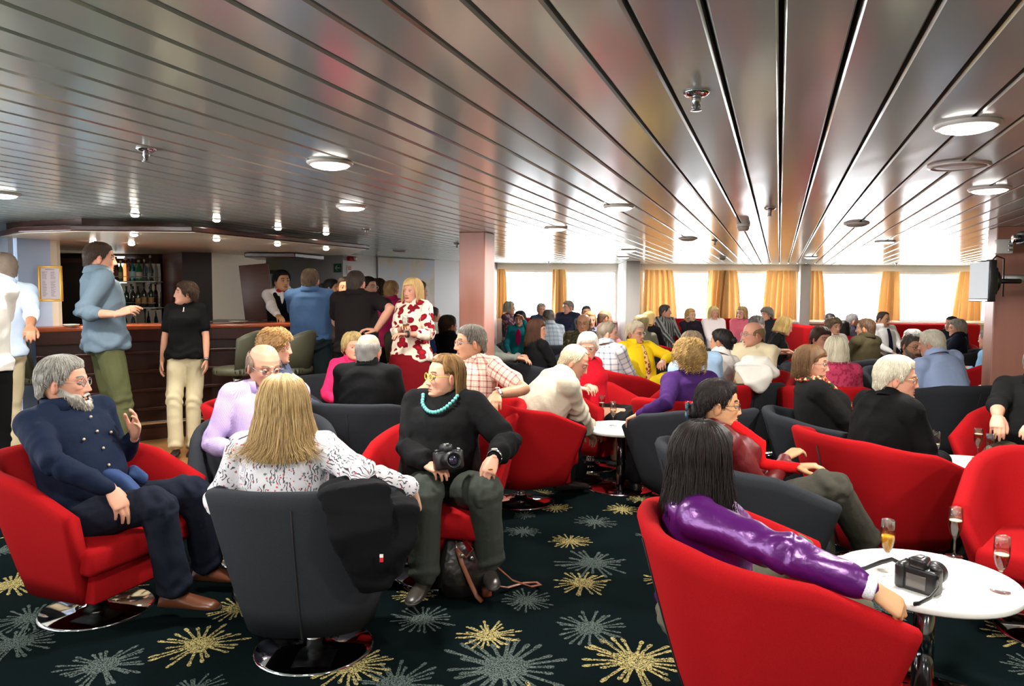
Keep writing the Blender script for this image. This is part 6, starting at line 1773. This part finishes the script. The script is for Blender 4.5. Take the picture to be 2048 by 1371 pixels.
p = person('satin', 'dark-haired woman in shiny purple satin blouse resting her arm on the nearest red chair', 1412, 843, 2.45, 90, hd=72, lean=-4, build='f', det=2, heavy=.25, top=cloth(C(86, 20, 102), rough=.3, sheen=0, metal=.35, spec=.7), bot=cloth(C(92, 90, 76)), hair=('bob', C(14, 11, 10), dict(zend=-.17, flare=1.4, col2=C(46, 36, 30), bangs=.05, part=58, th=.022)), skin=SK_ASIA,
           rh=(1748, 1178, 1.98), relb=(1620, 1130, 1.95), rhd=(.2, .75, -.5), rhn=(.55, .1, .8), lh=('l', -.12, .36, .55), rf=('l', .14, .5, .08), lf=('l', -.3, .62, .2), lkn=('l', -.25, .45, 1.0), curl=.75, loose=.004, sleeve='l', seat=None, twist=14)
chair('red', X_at(1545, 2.32), 2.32, 92, 'nearest red tub chair seating the woman in purple satin')
W_, E_ = p['WR'], p['ER']
watch(p, 'R', mat('white_beads', C(206, 210, 220), .3, noise=(200, .5)), 'bracelet', .014, False)
# --- standing at the bar ----------------------------------------------
p = person('stand1', 'man in bright white shirt and black trousers cut by left photo edge', -62, 486, 4.6, -40, pose='stand', heavy=.5, det=1, top=cloth(C(240, 236, 226)), sleeve='s', bot=M_BLACK, hair=('short', GREYH), skin=SK_TAN, rh=('l', .12, .36, 1.08))
p = person('stand2', 'greying bearded man in pale blue shirt and khaki trousers at far left', 2, 504, 5.6, -50, hd=-75, pose='stand', heavy=.5, det=1, top=cloth(C(196, 210, 230)), sleeve='t', bot=M_KHAKI, hair=('crop', C(110, 96, 84)), skin=SK_DARK, beard=(C(170, 164, 156), .008), rh=(60, 655, 5.3), relb=(105, 640, 5.7), side=6)
p = person('tall', 'tall man in grey-blue shirt and olive trousers standing at the bar', 200, 482, 6.0, 50, hd=58, pose='stand', det=2, top=cloth(C(104, 121, 134), rough=.85), sleeve='t', bot=M_OLIVE, hair=('short', C(46, 34, 26), dict(col2=C(86, 66, 52), th=.01)), skin=SK_PINK, rh=(232, 628, 5.7), lh=(238, 622, 5.95), relb=(165, 640, 5.7), rhd=(.1, .7, .25), lhd=(.2, .7, .3), rhn=(.5, 0, .8), loose=.008, hem=-.2, curl=.4)
p = person('blackturtle', 'short-haired woman in black top and beige trousers standing by the bar', 370, 559, 6.75, 168, hd=-120, hp=-8, pose='stand', build='f', det=2, top=cloth(C(17, 17, 18)), sleeve='s', bot=cloth(C(214, 200, 164)), hair=('full', C(40, 28, 20), dict(col2=C(70, 50, 36), th=.022)), skin=SK_PINK, rh=(322, 735, 6.65), lh=(414, 735, 6.65), rf=(352, 893, 6.55), lf=(386, 893, 6.7), collar='high', smile=1, hem=-.13, curl=.35)
g = p['nb'] - p['tsp'] * .07 + p['f1'] * .103
obj('emblem', join(tube([g + [-.022, 0, -.02], g + [0, .004, .0], g + [.022, 0, -.02]], .005, 6), tube([g + [0, .004, 0], g + [0, -.01, .03]], .004, 6)), RIM, p['root'])
watch(p, 'L', BLACKP)
p = person('bartender', 'bartender in black vest and red bow tie behind the counter', 564, 540, 8.75, 165, hd=135, hp=-4, pose='stand', det=2, top=cloth(C(240, 232, 226)), bot=M_BLACK, hair=('short', C(14, 12, 12), dict(th=.022, col2=C(30, 26, 24))), skin=SK_ASIA, rh=(558, 634, 8.3), lh=(600, 634, 8.3), relb=(520, 640, 8.6), lean=10, vest=M_BLACK)
ax = p['tsp']
b0 = p['nb'] + p['f1'] * .075 + ax * .005
obj('bow_tie', join(ell(b0 + p['s1'] * .035, (.032, .012, .022), 12, 8), ell(b0 - p['s1'] * .035, (.032, .012, .022), 12, 8), ell(b0, (.012, .014, .014), 8, 6)), cloth(C(170, 24, 40)), p['root'])
obj('shirt_front', ell(p['nb'] - ax * .13 + p['f1'] * .105, (.035, .045, .12), 12, 8), M_WHITE, p['root'])
p = person('denim', 'man in denim-blue shirt leaning on the bar with his back to the camera', 620, 535, 7.5, -6, pose='stand', det=2, heavy=.8, top=cloth(C(66, 92, 128)), bot=cloth(C(30, 40, 42)), hair=('short', C(70, 54, 40), dict(col2=C(110, 92, 74))), skin=SK_PINK, rh=(650, 638, 7.95), lh=(592, 636, 7.95), relb=(690, 640, 7.2), lelb=(575, 640, 7.3), hem=.0)
cb_ = p['pel'] + p['tsp'] * .02
obj('belt', tube([cb_ + np.array([.19 * math.cos(a), .15 * math.sin(a), .0]) for a in np.linspace(0, 2 * math.pi, 33)], [(.018, .004)] * 33, 8, side=(0, 0, 1), round_=False), mat('brown_belt', C(74, 48, 34), .4), p['root'])
p = person('polo', 'balding man in black polo shirt with hand on hip seen from behind', 712, 539, 6.95, 4, hd=8, pose='stand', det=2, heavy=.8, top=cloth(C(28, 23, 23)), sleeve='s', bot=M_BLACKT, hair=('short', C(48, 38, 32), dict(col2=C(84, 72, 62), th=.008)), skin=SK_PINK, rh=(752, 660, 6.75), relb=(800, 640, 6.6), rhd=(-.7, -.2, .1), lh=('l', -.2, .35, 1.1))
person('b1', 'dark-haired woman with hair tied back looking right behind the denim shirt', 664, 556, 8.4, 100, hd=98, pose='stand', build='f', det=1, top=M_BLACK, bot=M_BLACKT, hair=('short', DARK, dict(bun=((0, -.13, .03), (.04, .04, .04)))), skin=SK_TAN)
person('b2', 'person facing the camera partly hidden by the balding man in black polo', 690, 552, 8.2, 172, hd=165, pose='stand', det=1, top=cloth(C(70, 60, 60)), bot=M_BLACKT, hair=('short', C(70, 50, 36)), skin=SK_TAN)
person('b3', 'smiling dark-haired man with glasses facing right behind the black polo', 737, 551, 8.1, 130, hd=112, pose='stand', det=1, top=cloth(C(60, 50, 50)), bot=M_BLACKT, hair=('short', DARK), skin=SK_PINK, smile=1, glasses='steel')
person('b4', 'woman with brown bob in white top with back turned by the map wall', 758, 556, 8.7, 45, hd=50, pose='stand', build='f', det=1, top=cloth(C(226, 214, 200)), bot=M_BLACKT, hair=('bob', C(58, 38, 28), dict(zend=-.1)), skin=SK_PINK)
person('b5', 'person with short light brown hair in magenta shirt seen from behind', 783, 559, 8.0, 12, hd=16, pose='stand', build='f', heavy=.5, det=1, top=cloth(C(150, 26, 74)), bot=M_BLACKT, hair=('short', C(124, 88, 52), dict(col2=C(164, 130, 88))), skin=SK_PINK)
p = person('floral', 'blonde woman in white blouse with red flowers and long red skirt', 824, 555, 6.65, -148, hd=-150, pose='stand', build='f', heavy=.25, det=2, top=cloth(C(222, 208, 186), 'floral', C(120, 20, 30), 15, C(156, 20, 32)), sleeve='t', bot=cloth(C(100, 8, 16)), skirt=True, hair=('bob', C(190, 154, 98), dict(zend=-.11, flare=.6, col2=C(222, 190, 134), bangs=.05)), skin=SK_PINK, rh=(806, 655, 6.4), lh=(812, 668, 6.35), relb=(790, 660, 6.7), lelb=(865, 668, 6.5), loose=.005, hem=-.18, lip=C(170, 60, 60))
watch(p, 'L', BLACKP)
person('b6', 'person in dark blue with sunglasses on the head behind the blonde woman', 838, 559, 7.7, 60, pose='stand', det=1, top=cloth(C(32, 48, 86)), bot=M_BLACKT, hair=('short', C(90, 70, 50)), skin=SK_PINK)

# ---- drinks and things in hands --------------------------------------
P_ = PEOPLE['floral']; w = P_['R'] @ (P_['WR'] + nrm(P_['WR'] - P_['ER']) * .085) + P_['rootv']
flute(w[0], w[1] - .015, w[2] - .1, 'champagne', 'champagne flute held by the woman in the floral blouse', .4)
# ---- jackets over chairs ----------------------------------------------
def drape(name, label, m, pts, rad, vox=.011, seed=1, extra=None):
    g = remesh(join(*[tube(np.array(a), r_, 14, side=s_) for a, r_, s_ in pts]), vox, 4)
    uv = g[0].copy()
    g = (g[0] + normals(g) * wrinkle(g[0], uv, .013, seed)[:, None], g[1])
    t = thing(name, label, 'jacket', (0, 0, 0))
    obj('cloth', g, m, t, cl=uv)
    return t
w3 = lambda px, py, Y: np.array(at_y(px, py, Y))
t = drape('fleece_jacket', 'black fleece jacket hung over the nearest charcoal chair back', cloth(C(17, 17, 19), rough=.95), [
    ([w3(700, 972, 2.85), w3(712, 985, 2.6), w3(722, 1060, 2.56), w3(735, 1130, 2.6), w3(748, 1180, 2.66)], [(.11, .04), (.13, .035), (.12, .03), (.09, .026), (.06, .02)], (1, .25, 0)),
    ([w3(775, 996, 2.8), w3(800, 1020, 2.66), w3(790, 1090, 2.65), w3(775, 1150, 2.68)], [(.08, .035), (.08, .035), (.075, .03), (.05, .02)], (1, .5, 0)),
    ([w3(690, 965, 2.9), w3(740, 975, 2.76), w3(800, 1000, 2.85)], [(.05, .03), (.06, .035), (.05, .03)], (0, .5, 1))], 0, seed=3)
q = w3(763, 1116, 2.54)
obj('red_tag', box(q - [.006, .004, .012], q + [.006, .004, .004]), mat('tag_red', C(190, 30, 40), .5), t, smooth=False)
obj('white_tag', box(q + [-.006, -.004, .004], q + [.006, .004, .014]), RIM, t, smooth=False)
chair('grey', X_at(1468, 6.4), 6.4, -10, 'charcoal tub chair with a white jacket draped over its back')
drape('white_jacket', 'white jacket draped over a charcoal chair below the man in cream', cloth(C(206, 200, 190)), [
    ([w3(1500, 730, 6.25), w3(1508, 738, 6.0), w3(1518, 760, 5.95), w3(1525, 780, 5.95)], [(.12, .04), (.15, .035), (.12, .03), (.05, .02)], (1, 0, 0)),
    ([w3(1490, 724, 6.15), w3(1530, 728, 6.1), w3(1548, 748, 6.05)], [(.07, .04), (.08, .05), (.05, .04)], (0, .4, 1))], 0, seed=8)
q = w3(258, 960, 3.3)
drape('blue_jacket', 'folded blue jacket lying on the lap of the grey-bearded man', cloth(C(52, 70, 108)), [
    ([w3(222, 950, 3.32), w3(245, 965, 3.3), w3(272, 985, 3.28)], [(.05, .04), (.05, .045), (.04, .03)], (0, 1, 0)),
    ([w3(265, 945, 3.42), w3(290, 955, 3.42)], [(.045, .03), (.04, .025)], (0, 1, 0))], 0, .009, seed=5)

# ------------------------------------------------------------------ link everything
for o in PENDING:
    S.collection.objects.link(o)
bpy.context.view_layer.update()
